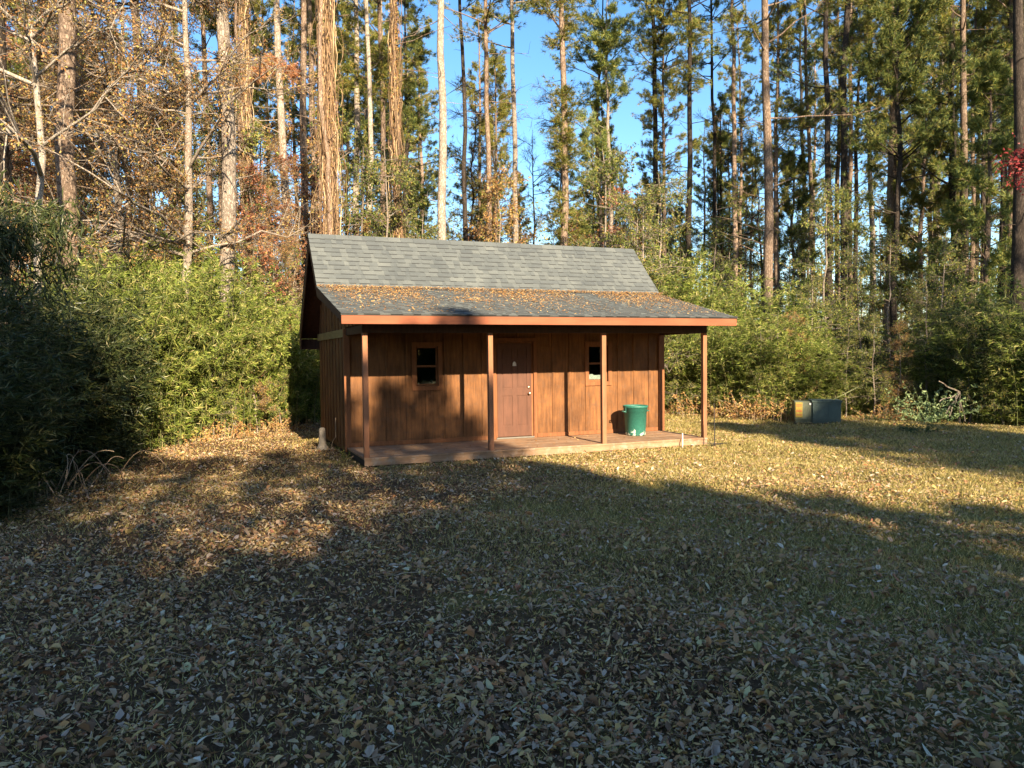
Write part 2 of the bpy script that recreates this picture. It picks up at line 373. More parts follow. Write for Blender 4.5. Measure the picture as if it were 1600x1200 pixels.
for xx in (0, W):                                  # gable walls with porch infill
    g = Geo(); s_ = -1 if xx == 0 else 1
    x0, x1 = (xx, xx + .09) if xx == 0 else (xx - .09, xx)
    poly = [(.09, -.1), (B, -.1), (B, RT(B) - .12), (YR, ZR - .12), (YB, ZB - .12), (.09, RT(.09) - .12)]
    g.prism(poly, 'x', x0, x1)
    poly = [(-D + .0, 2.36), (-.001, 2.36), (-.001, RT(0) - .12), (-D, RT(-D) - .12)]
    g.prism(poly, 'x', x0 + .002, x1 - .002)
    for by in np.arange(-D + .1, B - .05, .4064):
        z0 = 2.36 if by < 0 else -.02
        xa, xb = (xx - .018, xx + .0015) if xx == 0 else (xx - .0015, xx + .018)
        g.prism([(by - .024, z0), (by + .024, z0), (by + .024, RT(by + .024) - .13), (by - .024, RT(by - .024) - .13)], 'x', xa, xb)
    sp('gable_wall', g, M['wall'])
    g = Geo(); xa, xb = (xx - .042, xx - .0185) if xx == 0 else (xx + .0185, xx + .042)
    g.box(xa, xb, .02, B - .02, 2.17, 2.33); sp('band_board', g, M['olive_board'])
g = Geo(); g.box(.09, W - .09, B - .09, B, -.1, RT(B) - .1); sp('rear_wall', g, M['wall'])
g = Geo(); g.box(.1, W - .1, .10, B - .1, -.04, 0); sp('floor', g, M['dark'])
for xx in (0, W):
    g = Geo()
    xa, xb = (xx - .022, xx + .07) if xx == 0 else (xx - .1, xx + .022)
    g.box(xa, xb, -.046, -.0235, 0, 2.33)
    ya, yb = -.046, .05
    xs_ = (xx - .0455, xx - .0225) if xx == 0 else (xx + .0225, xx + .0455)
    g.box(xs_[0], xs_[1], ya, yb, -.08, 2.33)
    sp('corner_board', g, M['trim'])
g = Geo()
for xx in (.05, W - .15): g.box(xx, xx + .1, .1, B - .05, GZ - .03, -.101)
g.box(.02, W - .02, .02, .1, GZ - .03, -.101); sp('skid', g, M['dark'])
# roof: slab, shingles, rake boards
g = Geo(); th = .10
top = [(YRE, ZRE), (YR, ZR), (YB, ZB), (EY, ZE)]
poly = top + [(EY + .001, ZE - .07), (YB + .03, ZB - th), (YR, ZR - th - .03), (YRE, ZRE - th)]
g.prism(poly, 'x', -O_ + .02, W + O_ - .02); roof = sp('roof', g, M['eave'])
def shingles(name, A, Bp, n_, seed, x0=-O_ - .012, x1=W + O_ + .012):
    rg = random.Random(seed); g = Geo(); ge = Geo(); ay, az = A; by, bz = Bp
    L = math.hypot(by - ay, bz - az); dy, dz = (by - ay) / L, (bz - az) / L
    ny, nz = (-dz, dy) if dy > 0 else (dz, -dy)
    if nz < 0: ny, nz = -ny, -nz
    ex = L / n_
    for i in range(n_):
        s0, s1 = i * ex - .02, (i + 1) * ex
        if i == 0: s0 = 0
        x = x0; raised = rg.random() < .5
        while x < x1 - .001:
            wd = rg.choice([.10, .14, .17, .22, .28, .33]) if raised else rg.choice([.07, .10, .14, .18])
            xe = min(x1, x + wd)
            if x1 - xe < .05: xe = x1
            t1 = .017 if raised else .010; t0 = .001
            V = []
            for q in (x, xe):
                for (s_, t_) in ((s0, t0), (s1, t1), (s1 + (.0 if raised else -.0), 0.0005), (s0, 0.0)):
                    V.append((q, ay + dy * s_ + ny * t_, az + dz * s_ + nz * t_))
            g.add(V, [(0, 1, 5, 4), (1, 2, 6, 5), (0, 3, 2, 1), (4, 5, 6, 7), (3, 7, 6, 2), (0, 4, 7, 3)])
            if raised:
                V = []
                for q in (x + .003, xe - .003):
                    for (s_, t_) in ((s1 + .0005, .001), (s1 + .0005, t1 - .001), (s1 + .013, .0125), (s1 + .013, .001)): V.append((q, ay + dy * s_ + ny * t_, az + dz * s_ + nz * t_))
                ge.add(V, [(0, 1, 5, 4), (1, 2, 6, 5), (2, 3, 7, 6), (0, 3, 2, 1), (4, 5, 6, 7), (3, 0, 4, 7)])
            x = xe; raised = not raised
    nf = sum(len(f) for f in g.f)
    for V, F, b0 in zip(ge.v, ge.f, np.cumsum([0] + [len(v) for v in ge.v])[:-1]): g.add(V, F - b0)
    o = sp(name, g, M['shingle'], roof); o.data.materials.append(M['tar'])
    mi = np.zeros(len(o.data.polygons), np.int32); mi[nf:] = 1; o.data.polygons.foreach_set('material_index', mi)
    return o
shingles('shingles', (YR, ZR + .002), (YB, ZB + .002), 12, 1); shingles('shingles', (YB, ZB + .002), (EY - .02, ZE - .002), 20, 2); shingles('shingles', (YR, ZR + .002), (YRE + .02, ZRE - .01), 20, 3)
g = Geo()
rg = random.Random(9); x = -O_ - .015
while x < W + O_:
    xe = min(W + O_ + .015, x + .29)
    g.prism([(YR - .11, ZR - .085), (YR, ZR + .026), (YR + .11, ZR - .085), (YR, ZR + .012)], 'x', x, xe - .004); x = xe
sp('ridge_cap', g, M['shingle'], roof)
for xx in (0, 1):
    x0, x1 = (-O_ - .004, -O_ + .019) if xx == 0 else (W + O_ - .019, W + O_ + .004)
    g = Geo(); d_ = .19
    g.prism([(YR, ZR - .004), (YB, ZB - .004), (YB + .06, ZB - d_), (YR, ZR - d_ - .09)], 'x', x0, x1)
    g.prism([(YB - .001, ZB - .004), (EY + .024, ZE - .006), (EY + .024, ZE - .13), (YB + .055, ZB - d_)], 'x', x0, x1)
    g.prism([(YRE, ZRE - .004), (YR + .001, ZR - .004), (YR + .001, ZR - d_ - .09), (YRE - .25, ZRE - .1), (YRE - .25, 1.97), (YRE, 1.97)], 'x', x0, x1)
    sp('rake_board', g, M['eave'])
g = Geo(); g.box(-O_ - .006, W + O_ + .006, EY, EY + .022, ZE - FH, ZE - .004); sp('fascia', g, M['fascia'])
g = Geo(); g.box(-O_ - .016, W + O_ + .016, EY - .012, EY - .0005, ZE - .022, ZE + .003); sp('drip_edge', g, M['rod'])
g = Geo(); g.box(-O_ + .02, W + O_ - .02, YRE - .023, YRE - .001, 1.97, ZRE - .11); g.box(-O_ + .02, W + O_ - .02, B + .001, YRE - .024, 1.97, 1.99); sp('rear_fascia', g, M['eave'])
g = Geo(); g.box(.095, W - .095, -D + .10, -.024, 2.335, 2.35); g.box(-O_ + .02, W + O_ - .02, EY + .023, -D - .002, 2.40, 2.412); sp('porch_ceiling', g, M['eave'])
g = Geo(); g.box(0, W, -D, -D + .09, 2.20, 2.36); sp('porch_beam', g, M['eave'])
for xx in (0, W - .09):
    g = Geo(); g.box(xx + .003, xx + .087, -D + .0905, -.047, 2.20, 2.34); sp('side_beam', g, M['eave'])
# deck
g = Geo(); nb = 12; bw = D / nb
rg = random.Random(4)
for i in range(nb):
    y0 = -D - .02 + i * (D - .01) / nb; x = -.01
    for xe in sorted([rg.uniform(1.8, 5.4), W + .01]):
        g.box(x + .001, xe - .001, y0 + .003, y0 + (D - .01) / nb - .003, -.034 + rg.uniform(0, .001), -rg.uniform(0, .003)); x = xe
sp('deck', g, M['deck'])
g = Geo()
for a, b_ in ((0, 2.6), (2.604, 4.9), (4.904, W)): g.box(a, b_, -D - .005, -D + .033, -.145, -.0345)
sp('deck_skirt', g, M['deck'])
for xx in (0.001, W - .039): g = Geo(); g.box(xx, xx + .038, -D + .034, -.0, -.145, -.0345); sp('deck_joist', g, M['dark'])
for xx in (.03, 2.3, 4.8, W - .25): g = Geo(); g.box(xx, xx + .2, -D + .05, -D + .25, GZ - .03, -.146); sp('deck_pier', g, M['dark'])
for px in (0.0, 2.39 - .046, 4.788 - .046, W - .092):
    g = Geo(); g.prism([(px + .004, -D - .001), (px + .088, -D - .001), (px + .092, -D + .003), (px + .092, -D + .087), (px + .088, -D + .091), (px + .004, -D + .091), (px, -D + .087), (px, -D + .003)], 'z', -.003, 2.20)
    sp('post', g, M['post'])
# door
door = obj('door', Geo(), M['door'], shed); me = door.data
g = Geo(); g.box(DX0 + .04, DX1 - .04, .02, .06, .045, DZ1 - .04)
dw = DX1 - DX0 - .08; dx = DX0 + .04
fx = [(0, .105), (dw / 2 - .05, dw / 2 + .05), (dw - .105, dw)]
rails = [(.045, .27), (.92, 1.07), (1.62, 1.70), (1.93, DZ1 - .04)]
for a, b_ in fx: g.box(dx + a + .0005, dx + b_ - .0005, .008, .0195, .046, DZ1 - .041)
for z0, z1 in rails:
    for a, b_ in ((.105, dw / 2 - .05), (dw / 2 + .05, dw - .105)): g.box(dx + a, dx + b_, .0085, .0192, z0, z1)
for (z0, z1) in ((.27, .92), (1.07, 1.62), (1.70, 1.93)):
    for a, b_ in ((.105, dw / 2 - .05), (dw / 2 + .05, dw - .105)): g.box(dx + a + .03, dx + b_ - .03, .011, .0193, z0 + .03, z1 - .03)
door.data = g.mesh('door', M['door']); door.location = (0, 0, -GZ)
g = Geo(); kx = DX1 - .105
def ball(g, c, r_, ax='y'):
    V = []; n1, n2 = 8, 14
    for i in range(n1 + 1):
        for j in range(n2):
            a = math.pi * i / n1; b_ = 2 * math.pi * j / n2; V.append((c[0] + r_ * math.sin(a) * math.cos(b_), c[1] + r_ * math.cos(a) * .8, c[2] + r_ * math.sin(a) * math.sin(b_)))
    g.add(V, [(i * n2 + j, i * n2 + (j + 1) % n2, (i + 1) * n2 + (j + 1) % n2, (i + 1) * n2 + j) for i in range(n1) for j in range(n2)])
ball(g, (kx, -.045, .96), .03); g.tubes([[(kx, -.03, .96), (kx, .008, .96)]], [[.012, .02]], 10, True); obj('door_knob', g, M['brass'], door, True)
g = Geo(); g.tubes([[(kx, -.012, 1.09), (kx, .008, 1.09)]], [[.026, .028]], 14, True); obj('deadbolt', g, M['brass'], door, True)
g = Geo(); cxx = (DX0 + DX1) / 2
g.prism([(cxx - .045, 1.55), (cxx + .045, 1.55), (cxx + .04, 1.60), (cxx + .02, 1.635), (cxx, 1.645), (cxx - .02, 1.635), (cxx - .04, 1.60)], 'y', .002, .007); obj('reflection_patch', g, M['white'], door)  # pale cutout standing in for a light's reflection on the door
g = Geo()
g.box(DX0 - .075, DX0, -.03, .015, .0, DZ1 + .075); g.box(DX1, DX1 + .075, -.03, .015, .0, DZ1 + .075); g.box(DX0 + .0005, DX1 - .0005, -.03, .015, DZ1 + .0, DZ1 + .075)
for a, b_ in ((DX0, DX0 + .038), (DX1 - .038, DX1)): g.box(a + .0005, b_, .0155, .085, .036, DZ1 - .001)
g.box(DX0 + .039, DX1 - .039, .0155, .085, DZ1 - .038, DZ1 - .001)
sp('door_frame', g, M['trim'])
g = Geo(); g.box(DX0 + .001, DX1 - .001, -.045, .08, .004, .034); sp('threshold', g, M['cloth'])
# windows
for wi, (a, b_) in enumerate(WINS):
    t_ = .085
    g = Geo(); g.box(a - t_, a, -.03, .02, WZ0 - t_, WZ1 + t_); g.box(b_, b_ + t_, -.03, .02, WZ0 - t_, WZ1 + t_)
    g.box(a + .0005, b_ - .0005, -.03, .02, WZ0 - t_, WZ0); g.box(a + .0005, b_ - .0005, -.03, .02, WZ1, WZ1 + t_)
    win = sp('window', g, M['trim'])
    g = Geo(); fz = .035
    g.box(a + .0005, a + fz, .03, .07, WZ0, WZ1); g.box(b_ - fz, b_ - .0005, .03, .07, WZ0, WZ1)
    for z0, z1 in ((WZ0 + .0005, WZ0 + fz + .01), ((WZ0 + WZ1) / 2 - .02, (WZ0 + WZ1) / 2 + .02), (WZ1 - fz, WZ1 - .0005)): g.box(a + fz, b_ - fz, .03, .07, z0, z1)
    obj('sash', g, M['trim'], win)
    g = Geo(); g.box(a + fz, b_ - fz, .048, .052, WZ0 + fz, WZ1 - fz); obj('pane', g, M['glass'], win)
    g = Geo()
    if wi == 0: g.prism([(a + .12, WZ0 + .05), (b_ - .08, WZ0 + .05), (b_ - .1, WZ0 + .13), (a + .3, WZ0 + .09), (a + .2, WZ0 + .12)], 'y', .10, .13)
    else: g.prism([(a + .05, WZ0 + .05), (b_ - .04, WZ0 + .05), (b_ - .05, WZ0 + .15), (a + .2, WZ0 + .14), (a + .15, WZ0 + .17), (a + .07, WZ0 + .16)], 'y', .10, .14)
    obj('curtain', g, M['cloth' if wi == 0 else 'white'], win)

# leaves lying on the roof
rng = np.random.default_rng(5)
g = Geo(); n_ = 15900
ss = np.concatenate([np.abs(rng.normal(0, .12, 2400)), np.abs(rng.normal(0, 1.0, 11000)), rng.uniform(0, 2.8, 2500)]); xx = rng.uniform(-O_, W + O_, n_)
cl = np.sin(xx * 2.1) + np.sin(xx * 5.3 + 1) * .7 + rng.normal(0, .7, n_); kp = (cl > -.3) | (ss < .13); kp &= ss < 2.85
cx_ = rng.normal([2.4] * 250, .35); ss = np.concatenate([ss[kp], rng.normal(1.35, .18, 250)]); xx = np.concatenate([xx[kp], cx_])
sl_ = (ZB - ZE) / (YB - EY); yy = YB - ss * math.cos(math.atan(sl_)); zz = ZB - (YB - yy) * sl_ + .022 + rng.uniform(0, .02, len(yy)) + np.where(ss < .15, rng.uniform(0, .035, len(yy)), 0)
P = np.stack([xx, yy, zz], 1); a = rng.uniform(0, 2 * np.pi, len(P)); Dv = np.stack([np.cos(a), np.sin(a), np.sin(a) * sl_ + rng.normal(0, .2, len(P))], 1)
g.leaves(P, Dv, rng.uniform(.02, .075, len(P)) * rng.uniform(.5, 1, len(P)), rng.uniform(.006, .026, len(P)), rng, .2, np.array([0, -.2, 1.]))
tag(obj('roof_leaves', g, M['roof_litter']), 'orange dry leaves drifted along the fold of the shingle roof', 'leaves', kind='stuff')

# ------------------------------------------------------------------ things around the shed
can = thing('trash_can', 'round green plastic trash can with pale scuffs on the porch deck', 'trash can', (6.17, -.60, .001))
g = Geo(); g.lathe([(0.001, .0), (.205, 0), (.215, .02), (.245, .52), (.262, .525), (.262, .60), (.272, .602), (.275, .65), (.262, .655), (.25, .645), (.238, .60), (.20, .03), (.001, .03)], 48); obj('body', g, M['green_can'], can, True)
for s_ in (-1, 1):
    g = Geo(); g.box(-.05, .05, 0, .012, .50, .625); g.tubes([[(-.045, .01, .53), (-.045, .05, .525), (.045, .05, .525), (.045, .01, .53)]], [[.011] * 4], 8, True)
    h = obj('handle', g, M['green_can'], can); h.rotation_euler = (0, 0, -s_ * math.pi / 2); h.location = (s_ * .262, 0, 0)
def rodthing(name, label, cat, pts, r_, m, sides=8, flare=1.0):
    g = Geo(); P = np.array(pts, float); o0 = P[0].copy(); g.tubes([P - o0], [np.linspace(r_, r_ * flare, len(P))], sides, True)
    o = obj(name, g, m, loc=tuple(o0), smooth=False); return tag(o, label, cat)
rodthing('garden_stake', 'thin pale stake leaning on the front edge of the porch deck', 'stake', [(6.50, -1.90, GZ - .03), (6.60, -1.752, .12)], .011, M['white'])
st = thing('steel_stake', 'thin dark steel stake upright in the grass beside the right porch post', 'stake', (7.15, -2.1, GZ))
g = Geo(); g.tubes([[(0, 0, -.05), (-.005, .005, .45), (-.02, .0, .92)]], [[.012, .011, .009]], 6, True); obj('rod', g, M['rod'], st)
g = Geo(); g.tubes([[(-.08, .12, .03), (.2, .2, .05), (.62, .38, .02)]], [[.01, .01, .01]], 6, True); g.tubes([[(-.25, .1, .1), (0, .0, .09), (.3, .2, .02)]], [[.008] * 3], 6, True); obj('foot_wire', g, M['rod'], st)
pipe = thing('cleanout_pipe', 'pale weathered pipe with a flared base beside the left wall of the shed', 'pipe', (-.30, 1.30, GZ))
g = Geo(); g.lathe([(.001, -.03), (.15, -.03), (.135, .03), (.10, .08), (.075, .16), (.07, .30), (.068, .42), (.055, .455), (.02, .47), (.001, .472)], 20); obj('stub', g, M['concrete'], pipe, True)
rodthing('wire', 'thin bent wire rising from the ground beside the pale pipe', 'wire', [(-.16, 1.15, GZ - .02), (-.12, 1.1, .02), (-.07, 1.0, .12), (-.07, 1.0, .52)], .008, M['dry'], 6)

xf = thing('transformer_box', 'green padmount electrical box with yellow warning sticker at the edge of the thicket', 'utility box', (13.1, .95, GZ + 0.0))
ax = math.radians(-22.0 - 14)          # front faces the lawn
xf.rotation_euler = (0, 0, ax)
g = Geo(); g.prism([(-.36, .0), (.36, 0), (.36, .60), (-.36, .60)], 'y', -.02, .72); g.prism([(-.385, .575), (.385, .575), (.385, .625), (-.385, .625)], 'y', -.05, .74); obj('cabinet', g, M['xf'], xf)
g = Geo(); g.box(-.355, .355, -.035, -.0205, .05, .565); g.box(-.30, -.045, -.0405, -.0355, .08, .545); g.box(.045, .30, -.0405, -.0355, .08, .545); g.box(-.10, -.02, -.042, -.0355, .10, .14); obj('front_door', g, M['xf'], xf)
g = Geo(); g.box(-.82, -.3605, .02, .70, .10, .60); g.box(-.80, -.3605, .05, .67, .0, .0995); obj('side_compartment', g, M['xf_olive'], xf)
g = Geo(); g.box(-.80, -.62, .0, .0195, .16, .57); yl = obj('warning_sticker', g, M['yellow'], xf)
for z in (.50, .46, .34, .31, .22): g = Geo(); g.box(-.785, -.635, -.004, -.0005, z, z + .018); obj('text_line', g, M['redtext'], yl)
g = Geo(); g.box(-.44, -.40, .0, .0195, .50, .56); obj('padlock', g, M['white'], xf)
g = Geo(); g.box(-.84, .40, -.06, .76, -.05, .006); obj('pad', g, M['dark'], xf)
rodthing('leaning_cane', 'pale yellow cane lying across the top of the green electrical box', 'cane', [(13.35, 1.05, .44), (13.75, 1.05, .58), (14.25, .95, .80)], .016, M['culm'], 8, .6)

# ------------------------------------------------------------------ vegetation builders
def wob(rng, k, amp): 
    a = np.cumsum(rng.normal(0, amp, (k, 2)), 0); return a - np.linspace(0, 1, k)[:, None] * 0
def pine_meshes(seed, H, r0, cb, nl=34, Lm=3.2, dead=14, lean=(0, 0), sub=8, tm=6, nm=15, bark='bark_pine', ndl='needle', epic=None, wd=.020, bend=.05):
    rng = np.random.default_rng(seed); k = 16
    z = np.linspace(0, H, k); off = wob(rng, k, bend); off -= off[0]
    off -= np.outer(z / H, off[-1]) * .7
    T = np.stack([z / H * lean[0] + off[:, 0], z / H * lean[1] + off[:, 1], z], 1); T[0, 2] = -.15
    R = r0 * np.maximum(1 - z / H, 0) ** .7 * (1 - .0) + .015; R[0] *= 1.35
    gt = Geo(); gt.tubes(T, R, 12)
    tp = lambda zz: np.array([np.interp(zz, z, T[:, i]) for i in range(3)])
    gl = Geo(); P = []; Dd = []; tubes5 = []; rad5 = []; t4 = []; r4 = []
    for i in range(nl + dead):
        isd = i >= nl
        if isd: zz = rng.uniform(max(2.5, cb * .35), cb * 1.02)
        else: zz = cb + (H - cb) * (rng.random() ** .85) * .98
        fr = (zz - cb) / (H - cb) if zz > cb else 0
        L = (Lm * (1 - fr * .75) * rng.uniform(.6, 1.1)) if not isd else rng.uniform(.4, 1.9)
        az = rng.uniform(0, 2 * np.pi); el = rng.uniform(.0, .5) + fr * .5 if not isd else rng.uniform(-.25, .45)
        d = np.array([math.cos(az) * math.cos(el), math.sin(az) * math.cos(el), math.sin(el)])
        q = np.linspace(0, 1, 6)[:, None]; cur = rng.normal(0, .12, 3); cur[2] = rng.uniform(-.05, .18)
        pts = tp(zz) + d * L * q + cur * L * q ** 2 + rng.normal(0, .025, (6, 3)) * L * q
        rb = min(.035, .012 + L * .009) * (1.0 if not isd else .75)
        tubes5.append(pts); rad5.append(np.linspace(rb, rb * .25, 6))
        ns = sub if not isd else rng.integers(0, 4)
        for j in range(ns):
            f = rng.uniform(.35, 1.0); p0 = np.array([np.interp(f, q[:, 0], pts[:, c]) for c in range(3)])
            d2 = d + rng.normal(0, .55, 3); d2[2] += .12; d2 /= np.linalg.norm(d2); l2 = L * rng.uniform(.18, .4)
            qq = np.linspace(0, 1, 4)[:, None]; pp = p0 + d2 * l2 * qq + rng.normal(0, .03, (4, 3)) * l2 * qq
            t4.append(pp); r4.append(np.linspace(rb * .4, rb * .15, 4))
            if not isd:
                for t_ in range(tm):
                    ff = rng.uniform(.4, 1.0); P.append(p0 + d2 * l2 * ff + rng.normal(0, .07, 3)); dd = d2 + rng.normal(0, .4, 3); dd[2] += .25; Dd.append(dd / np.linalg.norm(dd))
    if epic:
        for (z0, z1, cnt, Lx) in epic:
            for i in range(cnt):
                zz = rng.uniform(z0, z1); az = rng.uniform(0, 2 * np.pi); L = rng.uniform(.2, Lx)
                d = np.array([math.cos(az), math.sin(az), rng.uniform(-.1, .4)]); p0 = tp(zz)
                qq = np.linspace(0, 1, 4)[:, None]; pp = p0 + d * L * qq; t4.append(pp); r4.append(np.linspace(.012, .004, 4))
                for t_ in range(11): P.append(p0 + d * L * rng.uniform(.3, 1) + rng.normal(0, .10, 3)); Dd.append(d)
    gt.tubes(np.array(tubes5), np.array(rad5), 5); 
    if t4: gt.tubes(np.array(t4), np.array(r4), 3)
    if P: gl.needles(np.array(P), np.array(Dd), rng, nm, wd=wd)
    return gt.mesh('trunk', M[bark], True), gl.mesh('crown', M[ndl])

def broad_meshes(seed, H, r0, cb, nl=22, Lm=3.0, n2=8, n3=6, lv=3, lsz=.07, lean=(0, 0), bark='bark_grey', leaf='leaf_tan', upw=.5, k=12, bend=.08):
    rng = np.random.default_rng(seed); z = np.linspace(0, H, k); off = wob(rng, k, bend); off -= off[0]; off -= np.outer(z / H, off[-1]) * .5
    T = np.stack([z / H * lean[0] + off[:, 0], z / H * lean[1] + off[:, 1], z], 1); T[0, 2] = -.15
    R = r0 * (1 - z / H) ** .8 + .01; gt = Geo(); gt.tubes(T, R, 10); gl = Geo(); A = []; Ar = []; Bt = []; Br = []; Ct = []; Cr = []; P = []; Dd = []
    q6 = np.linspace(0, 1, 6)[:, None]; q4 = np.linspace(0, 1, 4)[:, None]; q3 = np.linspace(0, 1, 3)[:, None]
    for i in range(nl):
        zz = cb + (H - cb) * rng.random(); fr = (zz - cb) / (H - cb)
        L = Lm * (1 - fr * .6) * rng.uniform(.5, 1.15); az = rng.uniform(0, 2 * np.pi); el = rng.uniform(.1, .7) * upw * 1.5
        d = np.array([math.cos(az) * math.cos(el), math.sin(az) * math.cos(el), math.sin(el)])
        p = np.array([np.interp(zz, z, T[:, c]) for c in range(3)])
        pts = p + d * L * q6 + rng.normal(0, .05, (6, 3)) * L * q6 + np.array([0, 0, rng.uniform(-.25, .15)]) * L * q6 ** 2
        rb = .012 + L * .009; A.append(pts); Ar.append(np.linspace(rb, rb * .25, 6))
        for j in range(n2):
            f = rng.uniform(.2, 1); p2 = np.array([np.interp(f, q6[:, 0], pts[:, c]) for c in range(3)])
            d2 = d + rng.normal(0, .55, 3); d2 /= np.linalg.norm(d2); l2 = L * rng.uniform(.2, .45)
            pp = p2 + d2 * l2 * q4 + rng.normal(0, .05, (4, 3)) * l2 * q4; Bt.append(pp); Br.append(np.linspace(rb * .45, .004, 4))
            for m_ in range(n3):
                f2 = rng.uniform(.2, 1); p3 = np.array([np.interp(f2, q4[:, 0], pp[:, c]) for c in range(3)])
                d3 = d2 + rng.normal(0, .6, 3); d3 /= np.linalg.norm(d3); l3 = rng.uniform(.15, .5)
                Ct.append(p3 + d3 * l3 * q3); Cr.append([.005, .004, .003])
                for t_ in range(lv): P.append(p3 + d3 * l3 * rng.uniform(.2, 1) + rng.normal(0, .03, 3)); Dd.append(d3 + rng.normal(0, .8, 3) + np.array([0, 0, -.5]))
    gt.tubes(np.array(A), np.array(Ar), 5); gt.tubes(np.array(Bt), np.array(Br), 3); gt.tubes(np.array(Ct), np.array(Cr), 3)
    if P:
        P = np.array(P); gl.leaves(P, np.array(Dd), rng.uniform(.6, 1.3, len(P)) * lsz, rng.uniform(.35, .7, len(P)) * lsz, rng)
    return gt.mesh('trunk', M[bark], True), gl.mesh('crown', M[leaf])

def plant(name, label, cat, ms, x, y, rz=0, group=None, parts=('trunk', 'crown'), sc=1):
    t_ = thing(name, label, cat, (x, y, float(gh(x, y))), rz, group); t_.scale = (sc,) * 3 if not hasattr(sc, '__len__') else sc
    for nme, me in zip(parts, ms):
        if len(me.polygons): obj(nme, me, None, t_)
    return t_

def uv_tree(u0, u1, d, H, **k):      # trunk seen at column u0 low down and u1 at the top edge of the frame
    x, y = at(u0, d)
    zt = CZ + d * 555 / FPX; a = ray(u1, 0); fa = d * ray(u0, 560).xy.length / max(1e-6, ray(u0, 560).xy.length)
    r_ = ray(u1, 0); s_ = d / r_.xy.length; px, py = CX + r_.x * s_, CY + r_.y * s_
    lx, ly = (px - x) / (zt - GZ) * H, (py - y) / (zt - GZ) * H
    return x, y, (lx, ly)
_seed = [100]
def P_(u0, u1, wpx, label, dia=.34, H=27, cb=None, d=None, name='pine_tree', grp=None, **k):
    d = d or FPX * dia / wpx; _seed[0] += 1
    x, y, ln = uv_tree(u0, u1, d, H)
    # width is measured at mid-frame height, where the trunk has tapered a little
    ms = pine_meshes(_seed[0], H, dia / 2 * .93, cb or H * .62, lean=ln, **k)
    return plant(name, label, 'pine tree', ms, x, y, 0, grp)

# ------------------------------------------------------------------ the pines one can tell apart
P_(352, 345, 24, 'thick sunlit pine trunk rising out of the cane left of the shed', .42, 27, 16, dead=20, bark='bark_pale')
P_(101, 108, 28, 'stout sunlit pine trunk behind a long crooked pale branch at the upper left', .46, 26, 15, dead=16)
tb = P_(457, 436, 14, 'slender sunlit pine with a rusty drooping bough just left of the shed roof', .34, 27, 17, dead=16, bark='bark_pale')
rng = np.random.default_rng(77); g = Geo(); x, y, ln_ = uv_tree(457, 436, FPX * .34 / 14, 27); f_ = 12.4 / 27; rx = np.array([math.cos(YAW), -math.sin(YAW), 0]); p0 = np.array([ln_[0] * f_, ln_[1] * f_, 12.4])
q = np.linspace(0, 1, 6)[:, None]; gs = Geo(); Pb = []
for k_ in range(9):
    d_ = -rx * rng.uniform(.5, 1.7) + rng.normal(0, .25, 3) * np.array([1, 1, .6]) + np.array([0, 0, rng.uniform(-.1, .5)])
    if k_ > 6: d_ = rx * rng.uniform(.3, .7) + rng.normal(0, .15, 3)
    pts = p0 + d_ * q - np.array([0, 0, .35]) * q ** 2; gs.tubes(pts, np.linspace(.015, .004, 6), 4); Pb += [pts[j] + rng.normal(0, .12, 3) for j in (1, 2, 2, 3, 3, 4, 4, 5, 5) for _ in range(5)]
g.needles(np.array(Pb), np.tile([0, 0, -.5], (len(Pb), 1)) + rng.normal(0, .4, (len(Pb), 3)), rng, 14, wd=.02)
bo = obj('rusty_bough', gs, M['bark_grey'], tb); obj('dead_needles', g, M['rust_needle'], bo)
P_(480, 470, 14, 'brown pine trunk half hidden between the slender pine and the vine column', .36, 26, 16, dead=14)
P_(567, 570, 10, 'straight thin pale pine behind the left part of the roof ridge', .27, 26, 17, dead=8, bark='bark_pale')
P_(600, 590, 11, 'brown pine close beside the vine wrapped trunk behind the roof', .31, 25, 13, dead=14, epic=[(12.6, 14.9, 46, 2.0)], ndl='needle_y')
P_(698, 695, 16, 'tallest pale bright pine trunk standing just behind the roof ridge', .38, 28, 19, dead=12, bark='bark_pale')
P_(727, 721, 9, 'nearly black thin pine trunk right beside the bright pale one', .26, 26, 17, dead=14, bark='bark_dark')  # dark bark colour stands in for the shade on this trunk
P_(768, 756, 10, 'thin reddish pine trunk behind the middle of the ridge with dead stubs', .28, 27, 15.5, dead=18)
P_(805, 800, 10, 'thin pale pine trunk standing alone right of the reddish one', .28, 27, 15, dead=6, bark='bark_pale', ndl='needle_y')
P_(878, 880, 14, 'pine with tufts of yellow needles all down its trunk', .36, 24, 14.5, dead=10, nl=30, Lm=2.4, epic=[(5.9, 8.4, 40, 1.3), (9.2, 12.4, 56, 1.1), (14, 16.5, 34, 1.6)], ndl='needle_y')
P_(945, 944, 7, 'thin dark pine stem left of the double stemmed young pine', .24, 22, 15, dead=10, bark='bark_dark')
P_(958, 948, 9, 'young pine with dark bushy crown above the right part of the ridge', .28, 19, 8.8, dead=8, nl=40, Lm=2.6, bark='bark_pale')
P_(1029, 1022, 10, 'dark straight pine at the left edge of the open sky', .32, 28, 16, dead=18, bark='bark_dark', ndl='needle_y', epic=[(15.6, 17, 22, 1.8)])
P_(1040, 1038, 5, 'very thin dark pine stem just right of the dark straight pine', .16, 20, 15, dead=8, bark='bark_dark')
P_(1077, 1071, 10, 'grey pine with scattered yellow tufts above the right end of the roof', .30, 27, 16, dead=18, bark='bark_dark', ndl='needle_y', epic=[(13.6, 14.4, 14, 1.3), (15.6, 17, 20, 1.5)])
P_(1122, 1119, 7, 'thin grey pine between two thicker ones right of the roof', .24, 25, 15, dead=12, bark='bark_dark')
P_(1147, 1144, 9, 'upright grey pine with a smooth straight stem right of the roof', .29, 27, 18, dead=8)
